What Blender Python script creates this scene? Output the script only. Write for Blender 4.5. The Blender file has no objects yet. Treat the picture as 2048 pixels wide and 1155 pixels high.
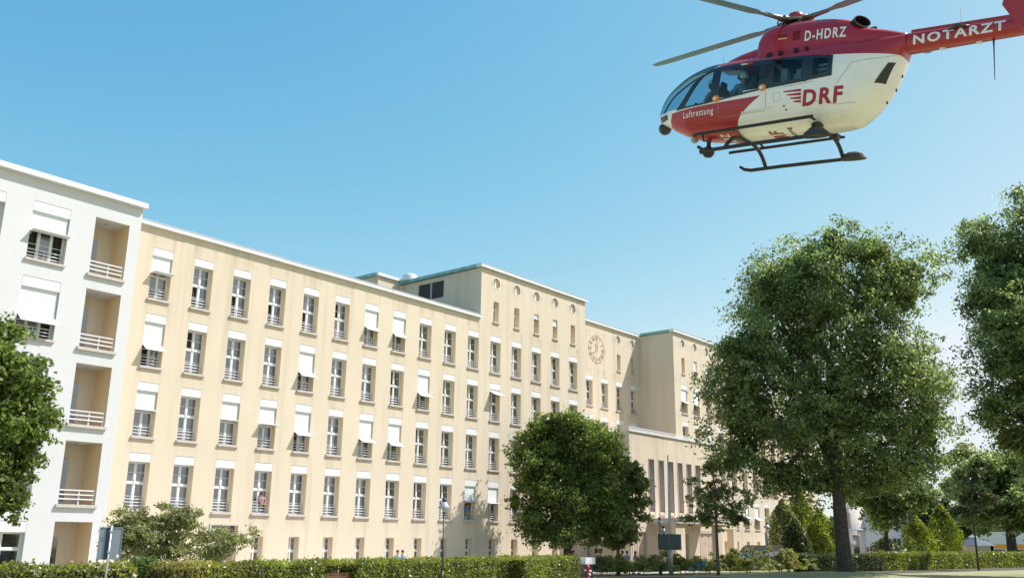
import bpy, bmesh, math, random
import numpy as np
from mathutils import Vector, Matrix
R = math.radians
rnd = random.Random(7)
rng = np.random.default_rng(11)
S = bpy.context.scene
COL = S.collection

# ------------------------------------------------------------------ camera, sky, sun, exposure
CAM_H = 2.4
F_PX, TILT, HEAD, ROLL = 1850.00, 0.262872, 0.879842, 0.011804
def _basis():
    st, ct, sa, ca = math.sin(TILT), math.cos(TILT), math.sin(HEAD), math.cos(HEAD)
    r = Vector((ca, -sa, 0)); f = Vector((sa*ct, ca*ct, st)); u = Vector((-sa*st, -ca*st, ct))
    c, s = math.cos(ROLL), math.sin(ROLL)
    return c*r + s*u, c*u - s*r, f
CR, CU, CF = _basis()
cam_data = bpy.data.cameras.new('camera'); cam = bpy.data.objects.new('camera', cam_data); COL.objects.link(cam)
cam_data.sensor_width = 36.0; cam_data.lens = F_PX/2048*36.0
cam_data.clip_start = 0.1; cam_data.clip_end = 6000
m3 = Matrix((CR, CU, -CF)).transposed()
cam.matrix_world = Matrix.Translation((0, 0, CAM_H)) @ m3.to_4x4()
S.camera = cam

SUN_VEC = Vector((1.02, -1.0, 1.85)).normalized()
sun_el = math.asin(SUN_VEC.z); sun_az = math.atan2(SUN_VEC.x, SUN_VEC.y)
world = bpy.data.worlds.new('World'); S.world = world; world.use_nodes = True
nt = world.node_tree; nt.nodes.clear()
sky = nt.nodes.new('ShaderNodeTexSky'); sky.sky_type = 'NISHITA'; sky.sun_disc = False
sky.sun_elevation = sun_el; sky.sun_rotation = sun_az
sky.air_density = 1.0; sky.dust_density = 1.0; sky.ozone_density = 6.0; sky.altitude = 50
bg = nt.nodes.new('ShaderNodeBackground'); bg.inputs['Strength'].default_value = 0.10
wo = nt.nodes.new('ShaderNodeOutputWorld')
# film response of the photograph, the same for the whole dome: reds steeper, blues flatter
EXPO = 0.9
sep = nt.nodes.new('ShaderNodeSeparateColor'); com = nt.nodes.new('ShaderNodeCombineColor'); nt.links.new(sky.outputs[0], sep.inputs[0])
for i, (pw, gain, top_) in enumerate(((1.8, 11.0, .84), (.84, 2.07, .915), (.42, 1.18, .975))):
    a_ = nt.nodes.new('ShaderNodeMath'); a_.operation = 'MULTIPLY'; a_.inputs[1].default_value = .1
    p_ = nt.nodes.new('ShaderNodeMath'); p_.operation = 'POWER'; p_.inputs[1].default_value = pw
    g_ = nt.nodes.new('ShaderNodeMath'); g_.operation = 'MULTIPLY'; g_.inputs[1].default_value = gain
    c_ = nt.nodes.new('ShaderNodeMath'); c_.operation = 'MINIMUM'; c_.inputs[1].default_value = top_
    k_ = nt.nodes.new('ShaderNodeMath'); k_.operation = 'MULTIPLY'; k_.inputs[1].default_value = 10/2**EXPO
    nt.links.new(sep.outputs[i], a_.inputs[0]); nt.links.new(a_.outputs[0], p_.inputs[0]); nt.links.new(p_.outputs[0], g_.inputs[0]); nt.links.new(g_.outputs[0], c_.inputs[0]); nt.links.new(c_.outputs[0], k_.inputs[0]); nt.links.new(k_.outputs[0], com.inputs[i])
nt.links.new(com.outputs[0], bg.inputs[0]); nt.links.new(bg.outputs[0], wo.inputs[0])
sl = bpy.data.lights.new('sun', 'SUN'); sl.energy = 3.25; sl.angle = R(0.53); sl.color = (1.0, 0.975, 0.93)
sun = bpy.data.objects.new('sun', sl); COL.objects.link(sun)
sun.rotation_euler = (-SUN_VEC).to_track_quat('-Z', 'Y').to_euler(); sun.location = (60, -60, 90)
S.view_settings.view_transform = 'Standard'; S.view_settings.look = 'None'
S.view_settings.gamma = 1.0; S.view_settings.use_curve_mapping = False
S.view_settings.exposure = EXPO

# ------------------------------------------------------------------ helpers
def ray(px, py):
    d = CR*((px-1024)/F_PX) + CU*(-(py-577.5)/F_PX) + CF
    return d
ORG = Vector((0, 0, CAM_H))
def at_y(px, py, y):  d = ray(px, py); return ORG + d*(y/d.y)
def at_z(px, py, z=0.0): d = ray(px, py); return ORG + d*((z-CAM_H)/d.z)
def at_d(px, py, dist): d = ray(px, py); return ORG + d*(dist/math.hypot(d.x, d.y))

def tag(o, label=None, cat=None, group=None, kind=None):
    if label: o['label'] = label
    if cat: o['category'] = cat
    if group: o['group'] = group
    if kind: o['kind'] = kind
    return o
def empty(name, loc=(0, 0, 0), rz=0.0, label=None, cat=None, group=None):
    o = bpy.data.objects.new(name, None); COL.objects.link(o)
    o.location = loc; o.rotation_euler = (0, 0, rz); o.empty_display_size = 0.3
    return tag(o, label, cat, group)
def link(name, me, parent=None, loc=None, mat=None):
    o = bpy.data.objects.new(name, me); COL.objects.link(o)
    if parent is not None: o.parent = parent
    if loc is not None: o.location = loc
    if mat is not None and not me.materials: me.materials.append(mat)
    return o
def copy_tree(o, parent=None):
    c = o.copy(); COL.objects.link(c)
    if parent is not None: c.parent = parent
    for ch in list(o.children): copy_tree(ch, c)
    return c

class MB:
    """collects plain geometry, several materials by slot"""
    def __init__(s): s.v = []; s.f = []; s.m = []
    def quad(s, a, b, c, d, m=0):
        i = len(s.v); s.v += [tuple(a), tuple(b), tuple(c), tuple(d)]; s.f.append((i, i+1, i+2, i+3)); s.m.append(m)
    def poly(s, pts, m=0):
        i = len(s.v); s.v += [tuple(p) for p in pts]; s.f.append(tuple(range(i, i+len(pts)))); s.m.append(m)
    def box(s, x0, x1, y0, y1, z0, z1, m=0):
        i = len(s.v)
        s.v += [(x0, y0, z0), (x1, y0, z0), (x1, y1, z0), (x0, y1, z0), (x0, y0, z1), (x1, y0, z1), (x1, y1, z1), (x0, y1, z1)]
        for f in ((0, 3, 2, 1), (4, 5, 6, 7), (0, 1, 5, 4), (1, 2, 6, 5), (2, 3, 7, 6), (3, 0, 4, 7)):
            s.f.append(tuple(i+k for k in f)); s.m.append(m)
    def bar(s, a, b, w, h=None, m=0):
        """square bar from a to b"""
        h = h or w; a = Vector(a); b = Vector(b); d = (b-a).normalized()
        up = Vector((0, 0, 1)) if abs(d.z) < 0.9 else Vector((1, 0, 0))
        u = d.cross(up).normalized()*(w/2); v = u.cross(d).normalized()*(h/2)
        i = len(s.v)
        for p in (a, b):
            for q in (-u-v, u-v, u+v, -u+v): s.v.append(tuple(p+q))
        for f in ((0, 1, 2, 3), (7, 6, 5, 4), (0, 4, 5, 1), (1, 5, 6, 2), (2, 6, 7, 3), (3, 7, 4, 0)):
            s.f.append(tuple(i+k for k in f)); s.m.append(m)
    def tube(s, pts, rad, n=8, m=0, cap=True):
        """tube along points, rad a number or a list"""
        P = [Vector(p) for p in pts]; rs = rad if isinstance(rad, (list, tuple)) else [rad]*len(P)
        base = len(s.v); prev = None
        for k, p in enumerate(P):
            d = (P[min(k+1, len(P)-1)]-P[max(k-1, 0)]).normalized()
            if prev is None:
                up = Vector((0, 0, 1)) if abs(d.z) < 0.9 else Vector((1, 0, 0))
                u = d.cross(up).normalized()
            else:
                u = (prev - d*prev.dot(d)).normalized()
            prev = u; v = d.cross(u)
            for j in range(n):
                a = 2*math.pi*j/n; s.v.append(tuple(p+(u*math.cos(a)+v*math.sin(a))*rs[k]))
        for k in range(len(P)-1):
            for j in range(n):
                a = base+k*n+j; b = base+k*n+(j+1) % n
                s.f.append((a, b, b+n, a+n)); s.m.append(m)
        if cap:
            s.f.append(tuple(base+j for j in reversed(range(n)))); s.m.append(m)
            e = base+(len(P)-1)*n
            s.f.append(tuple(e+j for j in range(n))); s.m.append(m)
    def lathe(s, prof, c=(0, 0, 0), n=16, m=0):
        base = len(s.v)
        for r, z in prof:
            for j in range(n):
                a = 2*math.pi*j/n; s.v.append((c[0]+r*math.cos(a), c[1]+r*math.sin(a), c[2]+z))
        for k in range(len(prof)-1):
            for j in range(n):
                a = base+k*n+j; b = base+k*n+(j+1) % n
                s.f.append((a, b, b+n, a+n)); s.m.append(m)
    def mesh(s, name, mats, smooth=False):
        me = bpy.data.meshes.new(name); me.from_pydata(s.v, [], s.f)
        if not isinstance(mats, (list, tuple)): mats = [mats]
        for mt in mats: me.materials.append(mt)
        if len(mats) > 1: me.polygons.foreach_set('material_index', s.m)
        if smooth: me.polygons.foreach_set('use_smooth', [True]*len(me.polygons))
        me.update(); return me
    def obj(s, name, mats, parent=None, smooth=False, loc=None):
        return link(name, s.mesh(name, mats, smooth), parent, loc)

def np_quads(name, V, mat, nv=4):
    """V: (N, nv, 3) separate polygons"""
    N = V.shape[0]; me = bpy.data.meshes.new(name)
    me.vertices.add(N*nv); me.vertices.foreach_set('co', V.reshape(-1).astype(np.float32))
    me.loops.add(N*nv); me.loops.foreach_set('vertex_index', np.arange(N*nv, dtype=np.int32))
    me.polygons.add(N); me.polygons.foreach_set('loop_start', np.arange(0, N*nv, nv, dtype=np.int32))
    me.polygons.foreach_set('loop_total', np.full(N, nv, dtype=np.int32))
    me.materials.append(mat); me.update(calc_edges=True); return me

# ------------------------------------------------------------------ materials
def srgb(r, g, b):
    f = lambda c: c/12.92 if c <= 0.04045 else ((c+0.055)/1.055)**2.4
    return (f(r/255), f(g/255), f(b/255), 1.0)
def new_mat(name):
    m = bpy.data.materials.new(name); m.use_nodes = True
    return m, m.node_tree, m.node_tree.nodes['Principled BSDF']
def plain(name, col, rough=0.6, metal=0.0, spec=0.5, coat=0.0, var=0.06, scale=6.0, bump=0.0, bscale=40.0):
    m, t, b = new_mat(name)
    b.inputs['Roughness'].default_value = rough; b.inputs['Metallic'].default_value = metal
    b.inputs['Specular IOR Level'].default_value = spec; b.inputs['Coat Weight'].default_value = coat
    tc = t.nodes.new('ShaderNodeTexCoord')
    n = t.nodes.new('ShaderNodeTexNoise'); n.inputs['Scale'].default_value = scale; n.inputs['Detail'].default_value = 5
    t.links.new(tc.outputs['Object'], n.inputs['Vector'])
    r = t.nodes.new('ShaderNodeValToRGB')
    c0 = tuple(max(0, c*(1-var*2)) for c in col[:3])+(1,); c1 = tuple(min(1, c*(1+var*2)) for c in col[:3])+(1,)
    r.color_ramp.elements[0].position = .25; r.color_ramp.elements[1].position = .75
    r.color_ramp.elements[0].color = c0; r.color_ramp.elements[1].color = c1
    t.links.new(n.outputs['Fac'], r.inputs[0]); t.links.new(r.outputs[0], b.inputs['Base Color'])
    if bump:
        n2 = t.nodes.new('ShaderNodeTexNoise'); n2.inputs['Scale'].default_value = bscale; n2.inputs['Detail'].default_value = 4
        t.links.new(tc.outputs['Object'], n2.inputs['Vector'])
        bp = t.nodes.new('ShaderNodeBump'); bp.inputs['Strength'].default_value = bump; bp.inputs['Distance'].default_value = 0.02
        t.links.new(n2.outputs['Fac'], bp.inputs['Height']); t.links.new(bp.outputs[0], b.inputs['Normal'])
    return m
def plaster(name, col, stain, amt, grid=None):
    """rendered wall: broad mottling, vertical weather streaks, fine relief"""
    m, t, b = new_mat(name); L = t.links; N = t.nodes
    b.inputs['Roughness'].default_value = 0.92; b.inputs['Specular IOR Level'].default_value = 0.15
    g = N.new('ShaderNodeNewGeometry')
    def noise(scale, detail, vec=None):
        n = N.new('ShaderNodeTexNoise'); n.inputs['Scale'].default_value = scale; n.inputs['Detail'].default_value = detail
        L.new(vec or g.outputs['Position'], n.inputs['Vector']); return n
    mp = N.new('ShaderNodeMapping'); mp.inputs['Scale'].default_value = (1.6, 1.6, 0.09); L.new(g.outputs['Position'], mp.inputs[0])
    streak = noise(1.0, 6, mp.outputs[0]); broad = noise(0.35, 5); fine = noise(14, 3)
    def rng_(src, lo, hi):
        r = N.new('ShaderNodeMapRange'); r.inputs['From Min'].default_value = lo; r.inputs['From Max'].default_value = hi
        L.new(src, r.inputs[0]); return r.outputs[0]
    a = N.new('ShaderNodeMath'); a.operation = 'MULTIPLY'; L.new(rng_(streak.outputs['Fac'], .52, .78), a.inputs[0]); a.inputs[1].default_value = amt
    if grid:      # run-off stains hang below the window sills
        x0, px, z0, pz, hw = grid
        sp = N.new('ShaderNodeSeparateXYZ'); L.new(g.outputs['Position'], sp.inputs[0])
        def mth(op, *v):
            n = N.new('ShaderNodeMath'); n.operation = op
            for i, q in enumerate(v):
                if isinstance(q, (int, float)): n.inputs[i].default_value = q
                else: L.new(q, n.inputs[i])
            return n.outputs[0]
        fx = mth('FRACT', mth('ADD', mth('DIVIDE', mth('SUBTRACT', sp.outputs['X'], x0), px), 20.5))
        dx = mth('MULTIPLY', mth('ABSOLUTE', mth('SUBTRACT', fx, .5)), px)
        edge = mth('SUBTRACT', 1.0, mth('MINIMUM', mth('MULTIPLY', mth('ABSOLUTE', mth('SUBTRACT', dx, hw)), 5.0), 1.0))
        under = mth('MULTIPLY', mth('LESS_THAN', dx, hw), .35)
        fz = mth('MULTIPLY', mth('FRACT', mth('ADD', mth('DIVIDE', mth('SUBTRACT', z0, sp.outputs['Z']), pz), 20.0)), pz)
        fall = mth('MAXIMUM', mth('SUBTRACT', 1.0, mth('DIVIDE', fz, .85)), 0.0)
        sn = N.new('ShaderNodeSeparateXYZ'); L.new(g.outputs['True Normal'], sn.inputs[0])
        front = mth('GREATER_THAN', mth('ABSOLUTE', sn.outputs['Y']), .5)
        st = mth('MULTIPLY', mth('MULTIPLY', mth('MULTIPLY', mth('MAXIMUM', edge, under), fall), front), mth('MULTIPLY', streak.outputs['Fac'], .85))
        a0 = a; a = N.new('ShaderNodeMath'); a.operation = 'ADD'; a.use_clamp = True; L.new(a0.outputs[0], a.inputs[0]); L.new(st, a.inputs[1])
    mx = N.new('ShaderNodeMix'); mx.data_type = 'RGBA'; mx.inputs['A'].default_value = col; mx.inputs['B'].default_value = stain
    L.new(a.outputs[0], mx.inputs['Factor'])
    a2 = N.new('ShaderNodeMath'); a2.operation = 'MULTIPLY'; L.new(rng_(broad.outputs['Fac'], .35, .7), a2.inputs[0]); a2.inputs[1].default_value = amt*.55
    mx2 = N.new('ShaderNodeMix'); mx2.data_type = 'RGBA'; L.new(mx.outputs['Result'], mx2.inputs['A'])
    mx2.inputs['B'].default_value = tuple(c*.80 for c in col[:3])+(1,); L.new(a2.outputs[0], mx2.inputs['Factor'])
    L.new(mx2.outputs['Result'], b.inputs['Base Color'])
    bp = N.new('ShaderNodeBump'); bp.inputs['Strength'].default_value = .25; bp.inputs['Distance'].default_value = .02
    L.new(fine.outputs['Fac'], bp.inputs['Height']); L.new(bp.outputs[0], b.inputs['Normal'])
    return m
def leaf_mat(name, dark, light, trans=0.35, rough=0.38):
    m, t, b = new_mat(name); N = t.nodes; L = t.links
    g = N.new('ShaderNodeNewGeometry')
    r = N.new('ShaderNodeValToRGB'); r.color_ramp.elements[0].color = dark; r.color_ramp.elements[1].color = light
    L.new(g.outputs['Random Per Island'], r.inputs[0])
    n = N.new('ShaderNodeTexNoise'); n.inputs['Scale'].default_value = .55; n.inputs['Detail'].default_value = 3
    L.new(g.outputs['Position'], n.inputs['Vector'])
    hs = N.new('ShaderNodeHueSaturation')
    mr = N.new('ShaderNodeMapRange'); mr.inputs['From Min'].default_value = .3; mr.inputs['From Max'].default_value = .7
    mr.inputs['To Min'].default_value = .62; mr.inputs['To Max'].default_value = 1.42
    L.new(n.outputs['Fac'], mr.inputs[0]); L.new(mr.outputs[0], hs.inputs['Value']); L.new(r.outputs[0], hs.inputs['Color'])
    b.inputs['Roughness'].default_value = rough; b.inputs['Specular IOR Level'].default_value = .5
    L.new(hs.outputs[0], b.inputs['Base Color'])
    tr = N.new('ShaderNodeBsdfTranslucent')
    h2 = N.new('ShaderNodeHueSaturation'); h2.inputs['Hue'].default_value = .485; h2.inputs['Saturation'].default_value = 1.15; h2.inputs['Value'].default_value = 1.7
    L.new(hs.outputs[0], h2.inputs['Color']); L.new(h2.outputs[0], tr.inputs['Color'])
    mx = N.new('ShaderNodeMixShader'); mx.inputs[0].default_value = trans
    out = N['Material Output']
    L.new(b.outputs[0], mx.inputs[1]); L.new(tr.outputs[0], mx.inputs[2]); L.new(mx.outputs[0], out.inputs['Surface'])
    return m
def glass_pane(name, dark, curtain):
    """window glass over a dim room; some rooms have pale curtains"""
    m, t, b = new_mat(name); N = t.nodes; L = t.links
    oi = N.new('ShaderNodeObjectInfo')
    g = N.new('ShaderNodeNewGeometry')
    n = N.new('ShaderNodeTexNoise'); n.inputs['Scale'].default_value = 1.3; n.inputs['Detail'].default_value = 3
    L.new(g.outputs['Position'], n.inputs['Vector'])
    a = N.new('ShaderNodeMath'); a.operation = 'ADD'; L.new(oi.outputs['Random'], a.inputs[0]); L.new(n.outputs['Fac'], a.inputs[1])
    r = N.new('ShaderNodeValToRGB'); r.color_ramp.elements[0].position = .55; r.color_ramp.elements[1].position = 1.25
    r.color_ramp.elements[0].color = dark; r.color_ramp.elements[1].color = curtain
    mr = N.new('ShaderNodeMath'); mr.operation = 'MULTIPLY'; mr.inputs[1].default_value = .8
    L.new(a.outputs[0], mr.inputs[0]); L.new(mr.outputs[0], r.inputs[0])
    L.new(r.outputs[0], b.inputs['Base Color'])
    b.inputs['Roughness'].default_value = .06; b.inputs['IOR'].default_value = 2.7
    w = N.new('ShaderNodeTexNoise'); w.inputs['Scale'].default_value = 2.5; L.new(g.outputs['Position'], w.inputs['Vector'])
    bp = N.new('ShaderNodeBump'); bp.inputs['Strength'].default_value = .05; bp.inputs['Distance'].default_value = .05
    L.new(w.outputs['Fac'], bp.inputs['Height']); L.new(bp.outputs[0], b.inputs['Normal'])
    return m
M = {}
M['yellow'] = plaster('yellow_plaster', (.68, .575, .45, 1), (.38, .305, .21, 1), .44, (24.863, 2.5208, 17.254-2.92, 3.622, .60))
M['white_wall'] = plaster('white_plaster', (.66, .645, .66, 1), (.47, .46, .46, 1), .2)
M['tan'] = plaster('tan_plaster', (.76, .55, .32, 1), (.48, .32, .17, 1), .35)
M['trim'] = plain('white_trim', (.72, .72, .73), .5, var=.03)
M['frame'] = plain('window_paint', (.76, .76, .78), .35, var=.02)
M['sill'] = plain('sill_stone', (.56, .49, .46), .8, var=.08, scale=9, bump=.2)
M['cloth'] = plain('awning_cloth', (.71, .72, .73), .8, var=.02)
M['copper'] = plain('copper_green', (.20, .42, .42), .55, var=.15, scale=2)
M['zinc'] = plain('zinc_edge', (.50, .54, .56), .5, metal=.3, var=.06)
M['gravel_roof'] = plain('roof_gravel', (.48, .43, .36), .95, var=.12, scale=4, bump=.4)
M['roof'] = plain('roof_felt', (.13, .15, .14), .9, var=.15, scale=1.5)
M['pane'] = glass_pane('window_glass', (.010, .016, .026, 1), (.075, .075, .07, 1))
M['darkpane'] = glass_pane('dark_glass', (.012, .013, .015, 1), (.06, .05, .045, 1))
M['louvre'] = plain('louvre_grey', (.16, .17, .19), .5, metal=.4, var=.1)
M['door_wood'] = plain('pale_door', (.55, .42, .34), .55, var=.08, scale=3)
M['pink'] = plain('clock_red', (.70, .52, .42), .6, var=.08)
M['steel'] = plain('galvanised_steel', (.42, .45, .48), .42, metal=.6, var=.08)
M['black_paint'] = plain('black_paint', (.022, .024, .028), .4, var=.1)
M['bark'] = plain('bark', (.055, .045, .035), .95, var=.3, scale=5, bump=.8, bscale=12)
M['bark_pale'] = plain('brown_bark', (.13, .085, .06), .95, var=.25, scale=5, bump=.8, bscale=14)
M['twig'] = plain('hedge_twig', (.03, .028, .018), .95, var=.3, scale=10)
# ------------------------------------------------------------------ ground and paths
def ground_mat():
    m, t, b = new_mat('lawn'); N = t.nodes; L = t.links
    g = N.new('ShaderNodeNewGeometry')
    n1 = N.new('ShaderNodeTexNoise'); n1.inputs['Scale'].default_value = .25; n1.inputs['Detail'].default_value = 6
    n2 = N.new('ShaderNodeTexNoise'); n2.inputs['Scale'].default_value = 9; n2.inputs['Detail'].default_value = 6
    L.new(g.outputs['Position'], n1.inputs['Vector']); L.new(g.outputs['Position'], n2.inputs['Vector'])
    a = N.new('ShaderNodeMath'); a.operation = 'ADD'; L.new(n1.outputs['Fac'], a.inputs[0]); L.new(n2.outputs['Fac'], a.inputs[1])
    r = N.new('ShaderNodeValToRGB'); r.color_ramp.elements[0].position = .7; r.color_ramp.elements[1].position = 1.3
    mu = N.new('ShaderNodeMath'); mu.operation = 'MULTIPLY'; mu.inputs[1].default_value = 1.0
    r.color_ramp.elements[0].color = (.20, .205, .085, 1); r.color_ramp.elements[1].color = (.36, .345, .20, 1)
    L.new(a.outputs[0], mu.inputs[0]); L.new(mu.outputs[0], r.inputs[0]); L.new(r.outputs[0], b.inputs['Base Color'])
    b.inputs['Roughness'].default_value = .95; b.inputs['Specular IOR Level'].default_value = .1
    bp = N.new('ShaderNodeBump'); bp.inputs['Strength'].default_value = .8; bp.inputs['Distance'].default_value = .08
    L.new(n2.outputs['Fac'], bp.inputs['Height']); L.new(bp.outputs[0], b.inputs['Normal'])
    return m
M['lawn'] = ground_mat(); M['room'] = plain('dim_room', (.035, .027, .022), .9, var=.3, scale=2); M['reveal'] = plaster('reveal_bounce_plaster', (.86, .68, .48, 1), (.66, .48, .32, 1), .2)  # reveal plaster painted paler and warmer than the walls to imitate bounced light
M['gravel'] = plain('path_shade_gravel', (.10, .082, .058), .95, var=.14, scale=3, bump=.5, bscale=30)  # tree shade over the path is put into this dark gravel colour
M['paving'] = plain('pale_paving', (.50, .47, .42), .9, var=.1, scale=2, bump=.3)
MOUND = .45
MC = at_z(1690, 1141.5, MOUND)        # the ground swells a little round the big tree
def ground_z(x, y): return MOUND*math.exp(-((x-MC.x)**2+(y-MC.y)**2)/(2*4.2**2))
gx = [-2500, -600, -150, -40, 0, 20, 35]+[MC.x-15+i for i in range(31)]+[95, 120, 160, 250, 700, 2500]
gy = [-2500, -600, -150, -40, -10, 0]+[MC.y-15+i for i in range(31)]+[48, 70, 120, 250, 700, 2500]
gx.sort(); gy.sort()
GV = [(x, y, ground_z(x, y)) for y in gy for x in gx]; W_ = len(gx)
me = bpy.data.meshes.new('lawn'); me.from_pydata(GV, [], [(j*W_+i, j*W_+i+1, (j+1)*W_+i+1, (j+1)*W_+i) for j in range(len(gy)-1) for i in range(W_-1)])
me.materials.append(M['lawn']); me.polygons.foreach_set('use_smooth', [True]*len(me.polygons))
tag(link('lawn', me), kind='structure')
mb = MB(); mb.quad((20, 37.4, .006), (79, 37.4, .006), (150, 33.0, .006), (150, 60, .006)); mb.quad((20, 37.4, .006), (150, 60, .006), (150, 62, .006), (20, 62, .006))
tag(mb.obj('forecourt', M['paving']), kind='structure')
# strip of gravel between the lawn and the hedges, with a low stone kerb
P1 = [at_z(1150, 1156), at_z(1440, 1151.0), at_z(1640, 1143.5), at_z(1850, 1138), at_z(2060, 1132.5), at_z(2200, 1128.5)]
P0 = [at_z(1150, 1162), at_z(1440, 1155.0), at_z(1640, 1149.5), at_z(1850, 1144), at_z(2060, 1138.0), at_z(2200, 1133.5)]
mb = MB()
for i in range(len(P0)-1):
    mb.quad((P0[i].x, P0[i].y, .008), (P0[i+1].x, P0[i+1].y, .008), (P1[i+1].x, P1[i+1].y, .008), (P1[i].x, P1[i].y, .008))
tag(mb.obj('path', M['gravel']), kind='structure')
mb = MB()
for i in range(len(P0)-1):
    mb.bar((P0[i].x, P0[i].y, .02), (P0[i+1].x, P0[i+1].y, .02), .10, .10)
tag(mb.obj('kerb', plain('kerb_stone', (.13, .12, .10), .9, var=.2, scale=3)), kind='structure')

# ------------------------------------------------------------------ building kit
FY = 45.04                       # plane of the main front
PITCH = 2.5208; COL0 = 24.863; STOREY = 3.622; TOPZ = 17.254
def colx(k): return COL0 + PITCH*k
ROWZ = [TOPZ, TOPZ-STOREY, TOPZ-2*STOREY, TOPZ-3*STOREY]

def wall_holes(mb, O, U, IN, u0, u1, z0, z1, holes, m=0, mr=1):
    """wall sheet with openings; hole = (ua, ub, za, zb, depth)"""
    O = Vector(O); U = Vector(U); IN = Vector(IN); Z = Vector((0, 0, 1))
    us = sorted({u0, u1, *[h[0] for h in holes], *[h[1] for h in holes]}); zs = sorted({z0, z1, *[h[2] for h in holes], *[h[3] for h in holes]})
    us = [u for u in us if u0-1e-6 <= u <= u1+1e-6]; zs = [z for z in zs if z0-1e-6 <= z <= z1+1e-6]
    P = lambda u, z, d=0: O+U*u+Z*z+IN*d
    for i in range(len(us)-1):
        uc = (us[i]+us[i+1])/2; run = None
        for j in range(len(zs)-1):
            zc = (zs[j]+zs[j+1])/2
            solid = not any(h[0] < uc < h[1] and h[2] < zc < h[3] for h in holes)
            if solid and run is None: run = zs[j]
            if (not solid or j == len(zs)-2) and run is not None:
                top = zs[j+1] if solid else zs[j]
                mb.quad(P(us[i], run), P(us[i+1], run), P(us[i+1], top), P(us[i], top), m); run = None
    for ua, ub, za, zb, d in holes:
        if d <= 0: continue
        mb.quad(P(ua, za), P(ua, za, d), P(ua, zb, d), P(ua, zb), mr); mb.quad(P(ub, za, d), P(ub, za), P(ub, zb), P(ub, zb, d), mr)
        mb.quad(P(ua, zb), P(ua, zb, d), P(ub, zb, d), P(ub, zb), mr); mb.quad(P(ua, za), P(ub, za), P(ub, za, d), P(ua, za, d), mr)

_cache = {}
def shared(key, fn):
    if key not in _cache: _cache[key] = fn()
    return _cache[key]

def win_frame(w, h, top, ncol, trans, nb_up, nb_lo, fr=.045, mull=.08, yin=.34, knob=True):
    """frame and pane rectangles. z runs down from 0 (opening top); top = height taken by the shutter box"""
    mb = MB(); panes = []
    x0, x1, zt, zb = -w/2, w/2, -top, -h
    y0, y1 = yin, yin+.07
    mb.box(x0, x0+fr, y0, y1, zb, zt); mb.box(x1-fr, x1, y0, y1, zb, zt)
    mb.box(x0+fr, x1-fr, y0, y1, zb, zb+fr); mb.box(x0+fr, x1-fr, y0, y1, zt-fr, zt)
    xs = [x0+fr]
    cw = (w-2*fr-(ncol-1)*mull)/ncol
    zr = zt-fr-(zt-zb-2*fr)*trans if trans else None
    segs = [(zb+fr, zt-fr, nb_lo)] if zr is None else [(zb+fr, zr-.05, nb_lo), (zr+.05, zt-fr, nb_up)]
    if zr is not None: mb.box(x0+fr, x1-fr, y0-.02, y1, zr-.05, zr+.05)
    for c in range(ncol):
        xa = x0+fr+c*(cw+mull); xb = xa+cw
        for za, zc, nb in segs:
            if c < ncol-1: mb.box(xb, xb+mull, y0-.012, y1, za, zc)
            # casement
            s = .032
            mb.box(xa, xa+s, y0+.012, y1-.01, za, zc); mb.box(xb-s, xb, y0+.012, y1-.01, za, zc)
            mb.box(xa+s, xb-s, y0+.012, y1-.01, za, za+s); mb.box(xa+s, xb-s, y0+.012, y1-.01, zc-s, zc)
            n = nb+1; hh = (zc-za-2*s)/n
            for k in range(n):
                if k: mb.box(xa+s, xb-s, y0+.02, y1-.012, za+s+k*hh-.012, za+s+k*hh+.012)
                panes.append((xa+s, xb-s, za+s+k*hh+(.012 if k else 0), za+s+(k+1)*hh-(.012 if k < n-1 else 0)))
    if knob and zr is not None:
        mb.box(-.035, .035, y0-.05, y0-.02, zr+.05, zr+.20); mb.box(-.05, .05, y0-.05, y0-.02, zr-.04, zr+.06)
    return mb.mesh('window_frame', M['frame']), panes
def pane_mesh(rects, y):
    mb = MB()
    for a, b, c, d in rects: mb.box(a, b, y, y+.012, c, d)
    return mb.mesh('pane', M['pane'])
def rail_mesh(w, zb, zs, y):
    mb = MB()
    for z in zs: mb.box(-w/2, w/2, y, y+.035, zb+z, zb+z+.038)
    for x in (-w/2+.02, 0, w/2-.05): mb.box(x, x+.03, y+.036, y+.06, zb, zb+zs[-1]+.02)
    return mb.mesh('railing', M['frame'])
def awning_mesh(w, top, L, T, ang):
    mb = MB(); y = .10; zt = -top; t = .012
    mb.box(-w/2, w/2, y, y+t, zt-L, zt)
    a = R(ang); d = Vector((0, -math.sin(a), -math.cos(a))); p = Vector((0, y, zt-L)); q = p+d*T; n = Vector((0, math.cos(a), -math.sin(a)))*t
    ww = w/2
    A, B, C, D = p+Vector((-ww, 0, 0)), p+Vector((ww, 0, 0)), q+Vector((ww+.03, 0, 0)), q+Vector((-ww-.03, 0, 0))
    k = 5
    for i in range(k):       # the tilted flap sags a little
        f0, f1 = i/k, (i+1)/k
        s0 = Vector((0, 0, -.035*T*math.sin(math.pi*f0))); s1 = Vector((0, 0, -.035*T*math.sin(math.pi*f1)))
        a0, b0, b1, a1 = A.lerp(D, f0)+s0, B.lerp(C, f0)+s0, B.lerp(C, f1)+s1, A.lerp(D, f1)+s1
        mb.quad(a0, b0, b1, a1); mb.quad(a1+n, b1+n, b0+n, a0+n)
    mb.bar(D, C, .035)
    for s in (-1, 1):
        mb.bar(q+Vector((s*(ww+.0), 0, 0)), (s*ww, .12, zt-L-.32 if ang < 75 else zt-L-.22), .02)
    return mb.mesh('awning', M['cloth'])

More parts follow.
